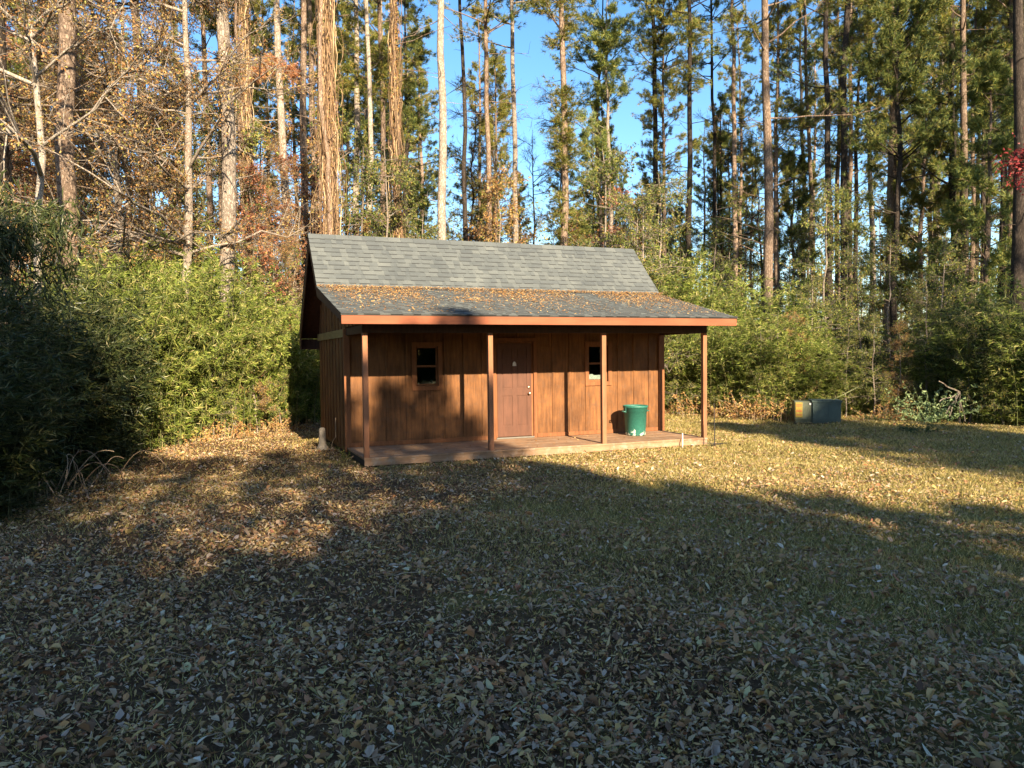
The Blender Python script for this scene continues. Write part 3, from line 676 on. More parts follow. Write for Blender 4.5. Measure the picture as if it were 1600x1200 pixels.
P_(1204, 1193, 16, 'broad grey pine with long drooping branches beyond the right porch post', .40, 26, 10.5, dead=14, nl=36, Lm=4.2, bark='bark_pine', ndl='needle_y')
P_(1270, 1262, 8, 'thin grey pine behind the utility box', .28, 25, 13, dead=12)
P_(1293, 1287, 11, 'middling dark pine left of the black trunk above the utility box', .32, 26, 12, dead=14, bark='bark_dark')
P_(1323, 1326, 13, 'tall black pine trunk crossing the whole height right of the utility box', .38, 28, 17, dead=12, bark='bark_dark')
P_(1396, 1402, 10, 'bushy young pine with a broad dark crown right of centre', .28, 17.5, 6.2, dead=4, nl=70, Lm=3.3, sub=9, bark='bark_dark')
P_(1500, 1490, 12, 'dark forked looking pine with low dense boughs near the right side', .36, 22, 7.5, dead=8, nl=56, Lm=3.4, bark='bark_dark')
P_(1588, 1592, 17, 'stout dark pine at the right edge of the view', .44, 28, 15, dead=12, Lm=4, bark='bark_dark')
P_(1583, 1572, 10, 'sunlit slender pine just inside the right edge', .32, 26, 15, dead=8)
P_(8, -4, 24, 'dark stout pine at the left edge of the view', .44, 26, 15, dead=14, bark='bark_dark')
P_(231, 205, 17, 'brown leaning pine among the tan twigs at the left', .40, 26, 15, dead=14)

# the vine wrapped trunks
def vine_tree(u0, u1, d, rad, label, seed, hang=60, hs_=1.0):
    H = 24; x, y, ln = uv_tree(u0, u1, d, H); rng = np.random.default_rng(seed)
    ms = pine_meshes(seed, H, rad * .7, 15, dead=10, lean=ln, nl=24); t_ = plant('pine_tree', label, 'pine tree', ms, x, y)
    g = Geo(); k = 34; z = np.linspace(0, 16, k); n_ = 95 if rad > .1 else 46
    a0 = rng.uniform(0, 2 * np.pi, n_); rr = rad * rng.uniform(.75, 1.25, n_)
    a = a0[:, None] + np.cumsum(rng.normal(0, .3, (n_, k)), 1); r_ = rr[:, None] * (1 + .3 * np.sin(z[None] * .55 + a0[:, None])) * (1.25 - .35 * z[None] / 16 + .12 * np.sin(z[None] * 1.9)) + np.abs(np.cumsum(rng.normal(0, .015, (n_, k)), 1)); zz = z[None] * rng.uniform(.55, 1.0, n_)[:, None] + rng.normal(0, .05, (n_, k))
    Pq = np.stack([ln[0] * zz / H + r_ * np.cos(a), ln[1] * zz / H + r_ * np.sin(a), zz], -1); Pq += rng.normal(0, .028, Pq.shape); g.tubes(Pq, rng.uniform(.006, .014, (n_, 1)) * np.ones((1, k)), 3)
    n2 = hang * 6; k = 8; p0z = rng.uniform(1, 15.5, n2); az = rng.uniform(0, 2 * np.pi, n2); L = rng.uniform(.5, 3.4, n2); q = np.linspace(0, 1, k)
    rr = rad * 1.1 + (rng.uniform(.03, .34, n2) * rng.choice([.5, 1, 1.6], n2) * hs_)[:, None] * np.sin(q * 2.4)[None]; zq = p0z[:, None] - L[:, None] * q[None] ** 1.3
    aa = az[:, None] + np.cumsum(rng.normal(0, .06, (n2, k)), 1)
    g.tubes(np.stack([ln[0] * zq / H + rr * np.cos(aa), ln[1] * zq / H + rr * np.sin(aa), np.maximum(zq, 0)], -1) + np.cumsum(rng.normal(0, .02, (n2, k, 3)), 1), np.full((n2, k), .007), 3)
    vo = obj('vines', g, M['vine'], t_)
    g = Geo(); n3 = 3200; zz = rng.uniform(.5, 16, n3); az = rng.uniform(0, 2 * np.pi, n3); rr = rad * rng.uniform(1, 1.9, n3)
    g.leaves(np.stack([ln[0] * zz / H + rr * np.cos(az), ln[1] * zz / H + rr * np.sin(az), zz], 1), rng.normal(size=(n3, 3)), rng.uniform(.05, .09, n3), rng.uniform(.03, .05, n3), rng)
    obj('vine_leaves', g, M['leaf_tan'], vo)
vine_tree(522, 508, 24, .112, 'thick trunk shaggy with tan hanging vines behind the left end of the roof', 301)
vine_tree(626, 614, 26, .075, 'narrower vine draped trunk between the thin pale pine and the tall bright pine', 302, 25, .45)
vine_tree(392, 380, 27, .07, 'vine draped trunk between the thick pine and the slender pine at the left', 303, 25, .45)

# big crooked white branch tree at the upper left
x, y = at(60, 17.5)
ms = broad_meshes(401, 13, .085, 5.0, nl=26, Lm=4.6, n2=11, n3=8, lv=5, lsz=.062, bark='bark_white')
plant('hardwood_tree', 'leaning hardwood with pale crooked limbs and tan leaves at the upper left', 'tree', ms, x, y)
lab = ['spreading hardwood with dense tan leaves behind the left cane thicket', 'tan leaved hardwood crossing in front of the thick pine trunk', 'bare twiggy hardwood with few tan leaves left of the shed',
       'pale twigged hardwood near the left edge behind the dark cane', 'fine twigged tan hardwood left of the vine column', 'tan hardwood with yellow leaves low behind the left gable', 'small hardwood between the leaning brown pine and the thick pine', 'slim hardwood full of tan leaves between the two stout left pines']
hv = []
for i in range(3): hv.append(broad_meshes(410 + i, 14, .11, 3.2, nl=50, Lm=3.6, n2=10, n3=8, lv=5 if i != 1 else 3, lsz=.062, lean=(rng.uniform(-1, 1), 0)))
for i, (u, d) in enumerate([(170, 22), (290, 21), (398, 26), (30, 23), (492, 29), (425, 24), (230, 26), (130, 27)]):
    x, y = at(u, d); s_ = [1.05, 1.1, .62, 1, .55, .42, 1.1, 1.1][i]
    plant('hardwood_tree', lab[i], 'tree', hv[i % 3], x, y, i * 1.7, sc=s_)

# forest behind, copies of a few kinds
fr = random.Random(77)
pv = [pine_meshes(500 + i, 26, .17, [13, 10, 15, 8, 14, 6][i], nl=[44, 56, 38, 64, 44, 80][i], Lm=[3, 3.2, 2.8, 3.4, 2.8, 3][i], dead=14, bark=['bark_pine', 'bark_dark', 'bark_pale', 'bark_pine', 'bark_dark', 'bark_dark'][i], ndl=['needle_y', 'needle', 'needle_y', 'needle_y', 'needle', 'needle'][i], lean=(fr.uniform(-.6, .6), fr.uniform(-.6, .6))) for i in range(6)]
bv = [broad_meshes(520 + i, 9, .06, 1.2, nl=34, Lm=2.0, n2=8, n3=5, lv=4, lsz=.10, leaf=['leaf_tan', 'leaf_yg', 'leaf_rust', 'leaf_yg'][i]) for i in range(4)]
LM = [(-80, 'at the left edge of the view'), (60, 'behind the dark left cane'), (150, 'between two stout left trunks'), (260, 'left of the thick sunlit pine'), (350, 'just right of the thick sunlit pine'), (420, 'around the slender rusty pine'), (500, 'behind the thick vine column'), (560, 'behind the straight thin pale pine'), (610, 'behind the narrow vine draped trunk'),
      (665, 'behind the bright pale trunk'), (745, 'around the reddish pine over the ridge'), (830, 'around the yellow tufted pine'), (915, 'around the double young pine'), (990, 'around the dark straight pine'), (1060, 'around the grey tufted pine'), (1110, 'beside the grey tufted pine'), (1170, 'around the broad grey pine'), (1235, 'above the utility box'), (1285, 'around the black trunk'), (1350, 'around the bushy young pine'),
      (1425, 'beyond the bushy young pine'), (1475, 'by the low boughed pine'), (1530, 'left of the red leaved maple'), (1580, 'at the right edge of the view'), (1640, 'past the right edge pine')]
def zone(u): return [t for a, t in LM if u >= a or a == -80][-1]
def forest(u0, u1, d0, d1, cnt, vs, name, label, cat, grp, s0=.8, s1=1.1, zs=None, avoid=()):
    for _ in range(cnt):
        for __ in range(20):
            u = fr.uniform(u0, u1)
            if not any(a < u < b_ for a, b_ in avoid): break
        d = d0 + (d1 - d0) * fr.random() ** .8; x, y = at(u, d)
        s_ = fr.uniform(s0, s1)
        f_ = (d - d0) / (d1 - d0); dp = 'nearest' if f_ < .25 else ('nearer' if f_ < .5 else ('farther' if f_ < .75 else 'farthest'))
        plant(name, label.replace('DEPTH', dp) + ' ' + zone(u), cat, fr.choice(vs), x, y, fr.uniform(0, 6.28), grp, sc=(s_, s_, s_ * (zs or 1)))
forest(-80, 500, 30, 66, 36, pv[:2] + [pv[3], pv[4]], 'pine_tree', 'DEPTH woods pine', 'pine tree', 'pines deep in the woods left of the shed')
forest(500, 700, 32, 66, 18, pv[:5], 'pine_tree', 'DEPTH woods pine', 'pine tree', 'pines deep behind the left half of the roof')
forest(740, 1180, 36, 72, 30, pv[:4] + [pv[5], pv[3]], 'pine_tree', 'DEPTH slim pine in the open woods', 'pine tree', 'far pines behind the right half of the roof', .55, .85, avoid=((725, 755), (985, 1018), (1045, 1068)))
forest(1180, 1700, 34, 68, 34, pv[:2] + pv[3:5] + [pv[0], pv[2]], 'pine_tree', 'DEPTH pine in the dark woods', 'pine tree', 'pines deep in the dark woods at the right')
forest(-80, 560, 24, 40, 30, [bv[0], bv[0], bv[2], bv[1]], 'understory_tree', 'DEPTH small tan leaved tree', 'small tree', 'small tan trees in the left undergrowth', .7, 1.4)
forest(560, 1060, 24, 46, 32, [bv[0], bv[2], bv[1], bv[3]], 'understory_tree', 'DEPTH small autumn tree', 'small tree', 'small autumn trees over the roof ridge', .75, 1.05)
forest(1060, 1700, 31, 52, 40, [bv[1], bv[3], bv[1], bv[3]], 'understory_tree', 'DEPTH small yellow green tree', 'small tree', 'small trees in the right undergrowth', .5, .95)
hb = [broad_meshes(530 + i, 17, .10, 4.5, nl=34, Lm=3.0, n2=10, n3=6, lv=1, lsz=.06, bark='bark_dark', leaf='leaf_tan') for i in range(2)]
forest(700, 1200, 38, 52, 12, hb, 'bare_tree', 'DEPTH bare twiggy hardwood', 'tree', 'bare hardwoods behind the right half of the roof', .75, 1.0)
# round topped young pines far off over the ridge
yp = [pine_meshes(540 + i, 12, .12, 2.0, nl=80, Lm=2.6, dead=0, sub=8, ndl=['needle_y', 'needle'][i], wd=.022) for i in range(2)]
for i, (u, d, s_, l) in enumerate([(1015, 46, 1.0, 'rounded young pine far off above the right end of the ridge'), (1055, 50, .9, 'smaller rounded pine beside the far rounded young pine'), (770, 52, 1.0, 'far young pine low behind the middle of the ridge'), (655, 46, .95, 'far young pine behind the left half of the ridge'), (905, 50, .9, 'far young pine low behind the tufted pine'), (1240, 42, 1.0, 'young pine behind the broad grey pine'), (1440, 36, 1.0, 'young pine behind the bushy dark one'), (1540, 33, 1.0, 'young pine low at the right under the dark boughs')]):
    x, y = at(u, d); plant('young_pine', l, 'pine tree', yp[i % 2], x, y, i, sc=s_)
# the red leaved branch at the right edge
x, y = at(1625, 17.5); ms = broad_meshes(560, 5.7, .05, 4.9, nl=6, Lm=1.3, n2=7, n3=5, lv=6, lsz=.07, leaf='leaf_red', bark='bark_dark', upw=.15)
plant('maple_tree', 'small red leaved maple reaching in at the right edge', 'tree', ms, x, y)

# far woods, one mass
rng = np.random.default_rng(8); gt = Geo(); gl = Geo()
n_ = 260; u = rng.uniform(-250, 1850, n_); tk = []
for uu in u:
    d = rng.uniform(72, 100); x, y = at(uu, d); zz = np.linspace(GZ, rng.uniform(12, 17), 6); tk.append(np.stack([x + rng.normal(0, .15, 6), y + zz * 0, zz], 1))
gt.tubes(np.array(tk), np.linspace(.16, .01, 6)[None].repeat(n_, 0), 5)
n_ = 90000; u = rng.uniform(-250, 1850, n_); d = rng.uniform(62, 100, n_)
top = 14 + 4 * np.sin(u * .011) + 3 * np.sin(u * .037 + 1) + np.where((u < 600) | (u > 1150), 6, 0); z = GZ + (top) * rng.random(n_) ** 1.5
rr = np.array([at(a, 1.0) for a in u]); x = CX + (rr[:, 0] - CX) * d; y = CY + (rr[:, 1] - CY) * d
cl = np.sin(x * .9 + z * .7) + np.sin(y * .8 - z * 1.1 + 2) + np.sin(x * .35 + 3 * np.sin(z * .4)); kp = cl > -.9 + z * .07
P = np.stack([x, y, z], 1)[kp]
gl.leaves(P, rng.normal(size=P.shape), rng.uniform(.25, .5, len(P)), rng.uniform(.12, .25, len(P)), rng)
fwd_ = obj('far_woods', gl, M['leaf_yg']); tag(fwd_, 'mass of far woods closing the view between the trunks', 'woods', kind='stuff')
fwt = obj('trunks', gt, M['bark_pine'], fwd_); fwt['kind'] = 'stuff'

# ------------------------------------------------------------------ cane thickets
def cane_meshes(seed, H=4.0, n_=46, spread=.8, leafn=34, per=9, lm='bamboo', low=.35, L=(.11, .19), wd=.024, droop=.9):
    rng = np.random.default_rng(seed); k = 8; q = np.linspace(0, 1, k)
    a = rng.uniform(0, 2 * np.pi, n_); r_ = spread * np.sqrt(rng.random(n_)); bx, by = r_ * np.cos(a), r_ * np.sin(a)
    h = H * rng.uniform(.55, 1.05, n_); out = a + rng.normal(0, .6, n_); arch = rng.uniform(.15, droop, n_) * (1 + .5 * (rng.random(n_) < .2))
    Pq = np.stack([bx[:, None] + np.cos(out)[:, None] * arch[:, None] * q ** 2.4, by[:, None] + np.sin(out)[:, None] * arch[:, None] * q ** 2.4, h[:, None] * (q - .10 * arch[:, None] * q ** 3) - .1 * (q == 0)], -1)
    g = Geo(); g.tubes(Pq, np.linspace(.011, .003, k)[None].repeat(n_, 0), 5)
    gl = Geo(); f = rng.uniform(low, 1, (n_, leafn)) if low < .3 else low + (1 - low) * rng.random((n_, leafn)) ** .85
    P = np.stack([np.stack([np.interp(f[i], q, Pq[i, :, c]) for c in range(3)], 1) for i in range(n_)]).reshape(-1, 3)
    tw = rng.normal(size=P.shape); tw[:, 2] = np.abs(tw[:, 2]) * .4; tw /= np.linalg.norm(tw, axis=1, keepdims=True); tl = rng.uniform(.1, .42, len(P))
    g.tubes(P[:, None] + tw[:, None] * tl[:, None, None] * np.array([0, .5, 1])[None, :, None], np.array([.003, .0025, .002])[None].repeat(len(P), 0), 3)
    Pl = np.repeat(P + tw * tl[:, None], per, 0) - np.repeat(tw * tl[:, None], per, 0) * rng.uniform(0, .6, (len(P) * per, 1)); Dl = np.repeat(tw, per, 0) * .9 + rng.normal(0, .55, Pl.shape); Dl[:, 2] -= .25
    gl.leaves(Pl, Dl, rng.uniform(L[0], L[1], len(Pl)), rng.uniform(.7, 1.2, len(Pl)) * wd, rng, .15)
    return g.mesh('stalks', M['culm' if lm == 'bamboo' else 'culm_dark'], True), gl.mesh('foliage', M[lm])
cv = [cane_meshes(600 + i, 4.0, low=.04 if i % 2 else .12, droop=1.2) for i in range(4)]
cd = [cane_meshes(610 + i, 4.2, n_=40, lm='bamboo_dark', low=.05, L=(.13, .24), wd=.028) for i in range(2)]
ct = [cane_meshes(620 + i, 5.2, n_=36, spread=.6, low=.25) for i in range(2)]
def cane(vs, u, d, s_, label, grp=None, zs=1.0, name='cane_clump'):
    x, y = at(u, d); label += ' ' + zone(u) + (', ' + ('front' if d < {LL: 24.2 - (452 - u) * .018, LR: 26, LF: 26.2, LD: 16.3 - (140 - u) * .021}.get(label, 26) else 'back')); return plant(name, label, 'cane clump', fr.choice(vs), x, y, fr.uniform(0, 6.28), grp, ('stalk', 'foliage'), (s_, s_, s_ * zs))
LR = 'green cane clump'; LF = 'shaded right hand cane clump'; LD = 'dark shaded cane clump'
GL = 'cane clumps of the thicket left of the shed'; LL = 'green river cane clump'
# front row (u, distance, scale, height factor)
for u, d, s_, zs in [(185, 18.0, 1, 1.0), (225, 19.0, 1, 1.05), (268, 19.6, 1, 1.12), (308, 20.4, 1, 1.15), (345, 21.2, 1, 1.1), (383, 22.0, 1, 1.0), (420, 22.6, 1, .92), (452, 23.2, .95, .88), (486, 24.0, 1, .75),
                     (150, 19.3, 1, 1.05), (205, 20.6, 1.1, 1.12), (255, 21.5, 1.1, 1.2), (300, 22.3, 1.1, 1.28), (345, 23.2, 1.1, 1.22), (395, 24.0, 1.1, .98), (440, 25, 1.1, .95), (480, 26, 1.1, .85)]:
    cane(cv, u, d, s_, LL, GL, zs)
for u, d, s_, zs in [(505, 25.2, 1, .7), (470, 27, 1, 1.0), (530, 27.5, 1, .9)]: cane(cv, u, d, s_, 'cane clump by the back corner of the shed', 'cane clumps past the back corner of the shed', zs)
GD = 'dark cane clumps at the left edge'; LD = 'dark shaded cane clump'
for u, d, s_, zs in [(140, 16.2, .95, .85), (95, 15.0, .95, .72), (45, 14.0, .95, .68), (0, 13.2, .95, .70), (-50, 12.2, .95, .62), (-100, 11.3, .9, .58), (110, 17.5, 1, .9), (55, 16.3, 1, .88), (0, 15.4, 1, .82), (-60, 14.2, 1, .8)]:
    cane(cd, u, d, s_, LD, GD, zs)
GR = 'cane clumps of the thicket right of the shed'; LR = 'green cane clump'
for u, d, s_, zs in [(1045, 25.6, 1, .92), (1082, 25.2, 1, .95), (1120, 24.9, 1, .86), (1158, 24.7, 1, .75), (1196, 24.4, 1, .82), (1232, 24.6, 1, .68), (1262, 24.6, .95, .6),
                     (1035, 27.5, 1.1, .98), (1075, 27.2, 1.1, 1.05), (1120, 27, 1.1, .92), (1165, 26.9, 1.1, .78), (1210, 26.6, 1.1, .85), (1250, 26.5, 1.1, .7)]:
    cane(cv if d < 26 else ct, u, d, s_, LR, GR, zs)
GF = 'cane clumps behind and right of the utility box'; LF = 'shaded right hand cane clump'
for u, d, s_, zs in [(1300, 25.6, .8, .5), (1350, 26.0, .8, .42), (1330, 27.9, .9, .75), (1425, 26.2, .8, .55), (1480, 25.8, 1, .75), (1525, 25.0, 1, .8), (1560, 24.6, 1, .8), (1600, 24.3, 1, .78), (1640, 24, 1, .8), (1500, 27.5, 1.1, .8), (1560, 27.3, 1.1, .85), (1610, 27, 1.1, .95)]:
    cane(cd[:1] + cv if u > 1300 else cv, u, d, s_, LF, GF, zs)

for u, d, s_, k in [(1062, 24.6, .34, 1), (1100, 24.3, .30, 3), (1142, 24.1, .34, 1), (1185, 23.9, .30, 3), (1218, 24.0, .36, 1), (1248, 24.4, .34, 0), (1322, 24.6, .30, 3), (1365, 24.6, .34, 1), (1402, 24.8, .30, 0), (1452, 25.4, .42, 1), (1515, 24.2, .34, 3), (1570, 23.8, .34, 1), (1265, 26.2, .5, 1), (1345, 27.2, .60, 3), (1390, 28, .66, 1), (1472, 27.5, .62, 3)]:
    x, y = at(u, d); plant('thicket_shrub', ('tan' if k == 0 else 'yellow green') + ' twiggy shrub in the right thicket ' + zone(u), 'shrub', bv[k], x, y, u, 'shrubs mixed into the right thicket', sc=s_)
for u, d, s_, k in [(205, 18.3, .30, 1), (330, 19.8, .28, 3), (400, 21, .30, 0), (440, 21.9, .34, 1), (425, 24.5, .62, 3)]:
    x, y = at(u, d); plant('thicket_shrub', ('tan' if k == 0 else 'yellow green') + ' twiggy shrub in the left thicket ' + zone(u), 'shrub', bv[k], x, y, u, 'shrubs mixed into the left thicket', sc=s_)

# arching dark cane hanging in at the left
g = Geo(); gl = Geo(); rng = np.random.default_rng(31); k = 12; q = np.linspace(0, 1, k)
x, y = at(-170, 11.5); pts = []
for i in range(7):
    u2 = rng.uniform(20, 140); v2 = rng.uniform(340, 470); d2 = rng.uniform(10.5, 12.5); r_ = ray(u2, v2); s_ = d2 / r_.xy.length; e = np.array([CX + r_.x * s_ - x, CY + r_.y * s_ - y, CZ + r_.z * s_ - GZ])
    st_ = np.array([rng.uniform(-.3, .3), rng.uniform(-.3, .3), -.1]); apex = e * .55 + np.array([0, 0, 3.2 + rng.uniform(-.4, .8)])
    pts.append((1 - q[:, None]) ** 2 * st_ + 2 * (1 - q[:, None]) * q[:, None] * apex + q[:, None] ** 2 * e)
pts = np.array(pts); g.tubes(pts, np.linspace(.012, .003, k)[None].repeat(len(pts), 0), 5)
P = np.concatenate([np.stack([np.interp(rng.uniform(.5, 1, 110), q, p[:, c]) for c in range(3)], 1) if False else np.stack([np.interp(ff, q, p[:, c]) for c in range(3)], 1) for p in pts for ff in [rng.uniform(.5, 1, 75)]])
tw = rng.normal(size=P.shape) * .13; tw[:, 2] -= .08; P2 = np.repeat(P + tw, 4, 0) + rng.normal(0, .05, (len(P) * 4, 3)); Dl = rng.normal(0, .5, P2.shape); Dl[:, 2] -= .75
gl.leaves(P2, Dl, rng.uniform(.13, .22, len(P2)), rng.uniform(.018, .028, len(P2)), rng, .1)
t_ = thing('arching_cane', 'tall dark cane arching over with hanging long leaves at the upper left', 'cane clump', (x, y, GZ)); obj('stalk', g, M['culm'], t_); obj('foliage', gl, M['bamboo_dark'], t_)

# dry tangled vines, low at the left
x, y = -4.75, -2.45; g = Geo(); rng = np.random.default_rng(33); Pq = []
for i in range(34):
    a = rng.uniform(0, 6.28); L = rng.uniform(.5, 1.15); q = np.linspace(0, 1, 14); aa = a + np.cumsum(rng.normal(0, .22, 14)); st_ = np.array([rng.normal(0, .35), rng.normal(0, .25), 0])
    hh = .85 * np.sin(q * rng.uniform(1.8, 3.0)) * L * rng.uniform(.5, 1.1); Pq.append(np.stack([st_[0] + np.cumsum(np.cos(aa)) * L / 14, st_[1] + np.cumsum(np.sin(aa)) * L / 14, np.maximum(hh, .01)], 1))
g.tubes(np.array(Pq), np.full((34, 14), .006), 4)
tag(obj('dry_vine_tangle', g, M['dry'], loc=(x, y, float(gh(x, y)))), 'tangle of dry curling vines at the foot of the left cane', 'vines')
# tall dry weeds at the feet of the thickets
def weeds(name, label, pts_, H, m_, mleaf, seed, n_=26, lsz=.06, leafy=12, spread=.3, cat='weeds', grp=None):
    for i, (x, y, s_) in enumerate(pts_):
        rng = np.random.default_rng(seed + i); k = 5; q = np.linspace(0, 1, k); a = rng.uniform(0, 6.28, n_); r_ = spread * np.sqrt(rng.random(n_)); ar = rng.uniform(.1, .9, n_) * H; h = H * rng.uniform(.25, 1, n_) ** 1.3
        Pq = np.stack([(r_ * np.cos(a))[:, None] + (np.cos(a) * ar)[:, None] * q ** 2, (r_ * np.sin(a))[:, None] + (np.sin(a) * ar)[:, None] * q ** 2, h[:, None] * q - .03 * (q == 0)], -1)
        t_ = thing(name, label[i] if isinstance(label, list) else label, cat, (x, y, float(gh(x, y))), 0, grp); t_.scale = (s_,) * 3
        g = Geo(); g.tubes(Pq, np.linspace(.005, .0018, k)[None].repeat(n_, 0), 3); obj('stem', g, m_, t_)
        f = rng.uniform(.25, 1, (n_, leafy)); P = np.stack([np.stack([np.interp(f[j], q, Pq[j, :, c]) for c in range(3)], 1) for j in range(n_)]).reshape(-1, 3)
        g = Geo(); g.leaves(P, rng.normal(size=P.shape) + np.array([0, 0, .2]), rng.uniform(.6, 1.2, len(P)) * lsz, rng.uniform(.4, .8, len(P)) * lsz * .7, rng); obj('leaves', g, mleaf, t_)
wl = []; 
for u, d in [(1050, 24.2), (1090, 23.9), (1130, 23.6), (1170, 23.4), (1210, 23.3), (1240, 23.2), (1150, 23.9), (1190, 23.8)]: x, y = at(u, d); wl.append((x, y, fr.uniform(.8, 1.3)))
weeds('weed_clump', 'clump of dry brown weeds at the foot of the right cane thicket', wl, .7, M['dry'], M['leaf_tan'], 700, 26, .08, 16, .55, grp='dry weeds along the right thicket')
wl = []
for u, d in [(345, 19.9), (385, 20.6), (425, 21.3), (455, 21.8), (300, 19.2)]: x, y = at(u, d); wl.append((x, y, fr.uniform(.7, 1.2)))
weeds('weed_clump', 'clump of dry brown weeds at the foot of the left cane thicket', wl, .6, M['dry'], M['leaf_tan'], 720, 24, .08, 14, .5, grp='dry weeds along the left thicket')
x1_, y1_ = at(1455, 23.6); weeds('leafy_shrub', ['pale green leafy shrub at the edge of the right thicket beside bare branches'], [(x1_, y1_, 1)], 1.15, M['culm'], M['leaf_pale'], 740, 60, .11, 16, .5, 'shrub')
x1_, y1_ = at(1375, 23.9); x2_, y2_ = at(1405, 23.9)
weeds('weed_clump', ['yellowing weeds right of the utility box', 'rusty weeds left of the pale green shrub'], [(x1_, y1_, 1), (x2_, y2_, .8)], .6, M['dry'], M['leaf_tan'], 750, 50, .08, 10, .6)
weeds('low_plant', ['small dark green plant alone in the far grass before the pale shrub', 'tiny green weed between utility box and shrub'], [(13.17, -1.87, 1), (14.6, .55, .8)], .3, M['culm'], M['evergreen'], 760, 40, .06, 10, .35)
weeds('low_plant', ['tiny green weed at the front left corner of the shed'], [(-.12, -.35, 1)], .28, M['culm'], M['leaf_yg'], 765, 12, .045, 6, .08)
x, y = at(1500, 23.4); rng = np.random.default_rng(51); g = Geo(); Pq = []
top_ = np.array([0, 0, .85])
for e in [(-.65, .1, 1.15), (-.75, 0, .62), (-.62, -.1, .3), (-.5, -.1, .22), (.22, 0, .05), (.12, .1, .0), (0.02, 0, 0.0), (-.35, -.1, .5)]:
    q = np.linspace(0, 1, 5)[:, None]; Pq.append(top_ * (1 - q) + np.array(e) * q + rng.normal(0, .025, (5, 3)) * np.sin(q * 3.14))
g.tubes(np.array(Pq), np.linspace(.022, .012, 5)[None].repeat(len(Pq), 0), 6); tag(obj('bare_branch', g, M['bark_grey'], loc=(x, y, GZ)), 'bare broken branch propped like spokes at the right thicket edge', 'branch')

# ------------------------------------------------------------------ the trees behind the photographer that shade the lawn
EG = 'tall evergreens across the lawn whose shade falls on the grass'
def shade_tree(x, reach, wd, seed, yc=-34.0, dens=1.0, z0=.3, top=2.6):
    Hh = (reach - yc) * math.tan(SUN_EL); rng = np.random.default_rng(seed)
    g = Geo(); n_ = int(760 * Hh * wd / 2); z = z0 + (Hh - z0) * rng.random(n_); kp_ = rng.random(n_) < np.where(z > Hh - top, dens * .58, 1.0); z = z[kp_]; n_ = len(z)
    prof = np.clip((Hh - z) / 3.0, 0, 1) ** .6 * .85 + .15; a = rng.uniform(0, 6.28, n_); r_ = wd * .74 * prof * np.sqrt(rng.random(n_)) * (1 + .25 * np.sin(z * 1.7 + a * 2))
    P = np.stack([r_ * np.cos(a), r_ * np.sin(a), z], 1)
    g.leaves(P, rng.normal(size=P.shape), rng.uniform(.22, .42, n_), rng.uniform(.14, .24, n_), rng)
    t_ = thing('evergreen_tree', 'one of the tall dense evergreens behind the viewer that shade the near lawn', 'tree', (x, yc, GZ), 0, EG)
    obj('crown', g, M['evergreen'], t_); g = Geo(); zz = np.linspace(-.1, Hh * .92, 8); g.tubes(np.stack([zz * 0, zz * 0, zz], 1), np.linspace(.22, .03, 8), 8); obj('trunk', g, M['bark_dark'], t_, True)
#            x    reach (how far north its shade ends on the lawn)
for i, (x, rc, wd, dn) in enumerate([(-13, 5, 3.4, 1), (-10.5, 8, 3.4, 1), (-8, 9.5, 3.2, .9), (-6, 9.0, 2.6, .8), (-4.6, 3.8, 1.9, .4), (-3.4, 1.8, 1.8, .25), (-2.2, 1.0, 1.7, .25), (-1.0, 1.4, 1.6, .3), (.1, 2.6, 1.4, .45), (1.1, 3.0, 1.3, .6), (1.9, 4.6, 1.1, .6), (2.7, 1.6, 1.1, .5), (3.1, -2.8, 1.2, .6),
                                 (3.9, -5.6, 1.5, .6), (5.0, -7.0, 1.7, .5), (6.2, -8.6, 1.7, .5), (7.4, -9.5, 1.7, .5), (8.5, -9.5, 1.5, .6), (10.8, 2.4, 2.2, .9), (12.3, 1.8, 2.0, .9), (13.4, 2.6, 1.2, .9), (14.2, 6, 2.0, .10), (16.3, 8, 2.2, .06), (18.5, 20, 3, .045), (21.5, 25, 3.4, .06), (25, 28, 3.6, .05), (28.5, 30, 3.6, .06)]):
    shade_tree(x, rc, wd, 800 + i, dens=dn, top=4.2 if -5 < x < 2.5 else (16.0 if x > 16 else 3.4))
PG = 'tall pines across the lawn that dapple the right woods'
for i, (x, y, s_) in enumerate([(17.5, -24, 1.05), (24.5, -25, 1.1), (31, -24, 1.1), (29, -15, 1.0), (-12, -22, .95), (-8, -27, .8)]):
    plant('pine_tree', 'tall pine outside the view whose boughs dapple the woods', 'pine tree', [pv[3], pv[5], pv[1]][i % 3], x, y, i * 1.3, PG, sc=s_)

# ------------------------------------------------------------------ fallen leaves and grass
rng = np.random.default_rng(12)
def scatter(n_, power, dmax=25.5, dmin=2.6):
    u = rng.uniform(-60, 1660, n_); t = rng.random(n_)
    d = (dmin ** power + (dmax ** power - dmin ** power) * t) ** (1 / power)
    a = np.arctan((u - 800) / FPX) + YAW
    x = CX + d * np.sin(a) / np.cos(a - YAW); y = CY + d * np.cos(a) / np.cos(a - YAW)
    return x, y
def inside(x, y): return (x > -.02) & (x < W + .02) & (y > -D - .01) & (y < B)
x, y = scatter(340000, 1.15)
dens = .72 + .3 * np.sin(x * .8 + 2 * np.sin(y * .5)) * np.cos(y * .6 + 1) + .25 * np.sin(x * 2.7 + y * 1.9) - .055 * np.clip(x - 1, 0, 8)
kp = (~inside(x, y)) & (rng.random(len(x)) < np.clip(dens, .18, 1)); x, y = x[kp], y[kp]
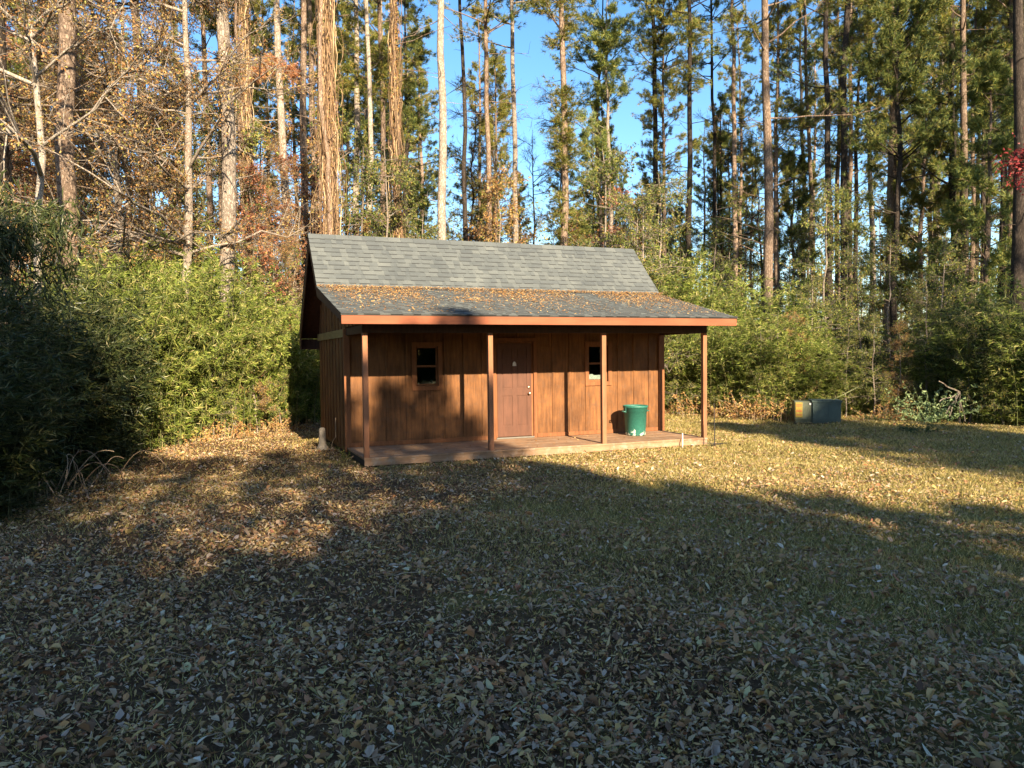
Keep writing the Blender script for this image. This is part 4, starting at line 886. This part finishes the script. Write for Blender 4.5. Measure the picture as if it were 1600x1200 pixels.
def litter(g, x, y, L, rng, lift=.012):
    n_ = len(x); a = rng.uniform(0, 2 * np.pi, n_); tl = rng.normal(0, .38, n_)
    Dv = np.stack([np.cos(a), np.sin(a), tl], 1); Dv /= np.linalg.norm(Dv, axis=1, keepdims=True)
    upv = np.stack([rng.normal(0, .35, n_), rng.normal(0, .35, n_), np.ones(n_)], 1); Sd = np.cross(Dv, upv); Sd /= np.linalg.norm(Sd, axis=1, keepdims=True); Nn = np.cross(Sd, Dv)
    P = np.stack([x, y, gh(x, y) + lift + rng.uniform(0, .012, n_) + np.abs(tl) * L * .5], 1); L = L[:, None]; Wd = L * rng.uniform(.26, .68, n_)[:, None]; c = rng.normal(.18, .25, n_)[:, None]; cu = rng.normal(.0, .22, n_)[:, None]
    base = P - Dv * L / 2; tip = P + Dv * L / 2 + Nn * L * cu
    V = np.stack([base, P - Dv * L * .18 + Sd * Wd * .5 + Nn * Wd * c, P + Dv * L * .2 + Sd * Wd * .36 + Nn * (Wd * c + L * cu * .5), tip, P + Dv * L * .2 - Sd * Wd * .36 + Nn * (Wd * c + L * cu * .5), P - Dv * L * .18 - Sd * Wd * .5 + Nn * Wd * c], 1)
    i = np.arange(n_)[:, None] * 6; g.add(V.reshape(-1, 3), np.concatenate([i + np.array([[0, 1, 2, 3]]), i + np.array([[0, 3, 4, 5]])]))
g = Geo(); litter(g, x, y, np.clip(rng.lognormal(math.log(.032), .42, len(x)), .014, .085), rng)
x2, y2 = scatter(900, 1.6); kp = ~inside(x2, y2); x2, y2 = x2[kp], y2[kp]; litter(g, x2, y2, rng.uniform(.07, .10, len(x2)), rng, .025)
tag(obj('fallen_leaves', g, M['litter']), 'brown and tan fallen leaves strewn over the lawn', 'leaves', kind='stuff')
x, y = scatter(680000, .95, 25.5)
dens = .30 + .32 * np.sin(x * .7 - 1 + 1.5 * np.sin(y * .6)) + .075 * np.clip(x, -6, 8)
kp = (~inside(x, y)) & (rng.random(len(x)) < np.clip(dens, .12, 1)); x, y = x[kp], y[kp]; n_ = len(x)
dd = np.hypot(x - CX, y - CY); h = rng.uniform(.025, .07, n_); wdt = .0025 + dd * .00035; a = rng.uniform(0, 6.28, n_); ln = rng.normal(0, .7, (n_, 2)) * h[:, None]
P = np.stack([x, y, gh(x, y) - .004], 1); sd = np.stack([np.cos(a) * wdt, np.sin(a) * wdt, a * 0], 1)
V = np.stack([P - sd, P + sd, P + np.stack([ln[:, 0], ln[:, 1], h], 1)], 1)
g = Geo(); g.add(V.reshape(-1, 3), np.arange(n_ * 3).reshape(-1, 3)); tag(obj('grass', g, M['grass']), 'thin yellowing grass of the lawn', 'grass', kind='stuff')
x, y = scatter(1500, 1.2, 20); kp = ~inside(x, y); x, y = x[kp], y[kp]; n_ = len(x); a = rng.uniform(0, 6.28, n_); L = rng.uniform(.05, .28, n_); q = np.linspace(-.5, .5, 4)
cx_ = x[:, None] + np.cos(a)[:, None] * L[:, None] * q + rng.normal(0, .006, (n_, 4)); cy_ = y[:, None] + np.sin(a)[:, None] * L[:, None] * q + rng.normal(0, .006, (n_, 4))
g = Geo(); g.tubes(np.stack([cx_, cy_, gh(cx_, cy_) + .02 + rng.uniform(0, .015, (n_, 4))], -1), rng.uniform(.0015, .004, n_)[:, None] * np.ones((1, 4)), 4); tag(obj('fallen_twigs', g, M['dry']), 'small broken twigs lying among the fallen leaves', 'twigs', kind='stuff')
# a few leaves on the deck
x = rng.uniform(.1, W - .1, 60); y = rng.uniform(-D + .05, -.05, 60); g = Geo(); P = np.stack([x, y, np.full(60, .008)], 1); a = rng.uniform(0, 6.28, 60)
g.leaves(P, np.stack([np.cos(a), np.sin(a), a * 0 + .1], 1), rng.uniform(.03, .06, 60), rng.uniform(.02, .035, 60), rng, .2, np.array([0, 0, 1.])); tag(obj('deck_leaves', g, M['roof_litter']), 'few small leaves scattered on the porch deck', 'leaves', kind='stuff')

# where two look-alikes would share a label, say which of them it is, counted from the left
bylab = {}
for o in S.objects:
    if o.parent is None and o.get('label') and o.get('group') and 'viewer' not in o['label'] and 'outside' not in o['label']: bylab.setdefault(o['label'], []).append(o)
inv = camo.matrix_world.inverted()
ORD = ['leftmost', 'second from left', 'third from left', 'fourth from left', 'fifth from left', 'sixth from left', 'seventh from left', 'eighth from left']
for l, os_ in bylab.items():
    if 1 < len(os_) <= 8:
        os_.sort(key=lambda o: (lambda p: p.x / -p.z)(inv @ o.location))
        for i, o in enumerate(os_): o['label'] = l.replace(' in the open woods', '') + ', ' + ('rightmost' if i == len(os_) - 1 else ORD[i])
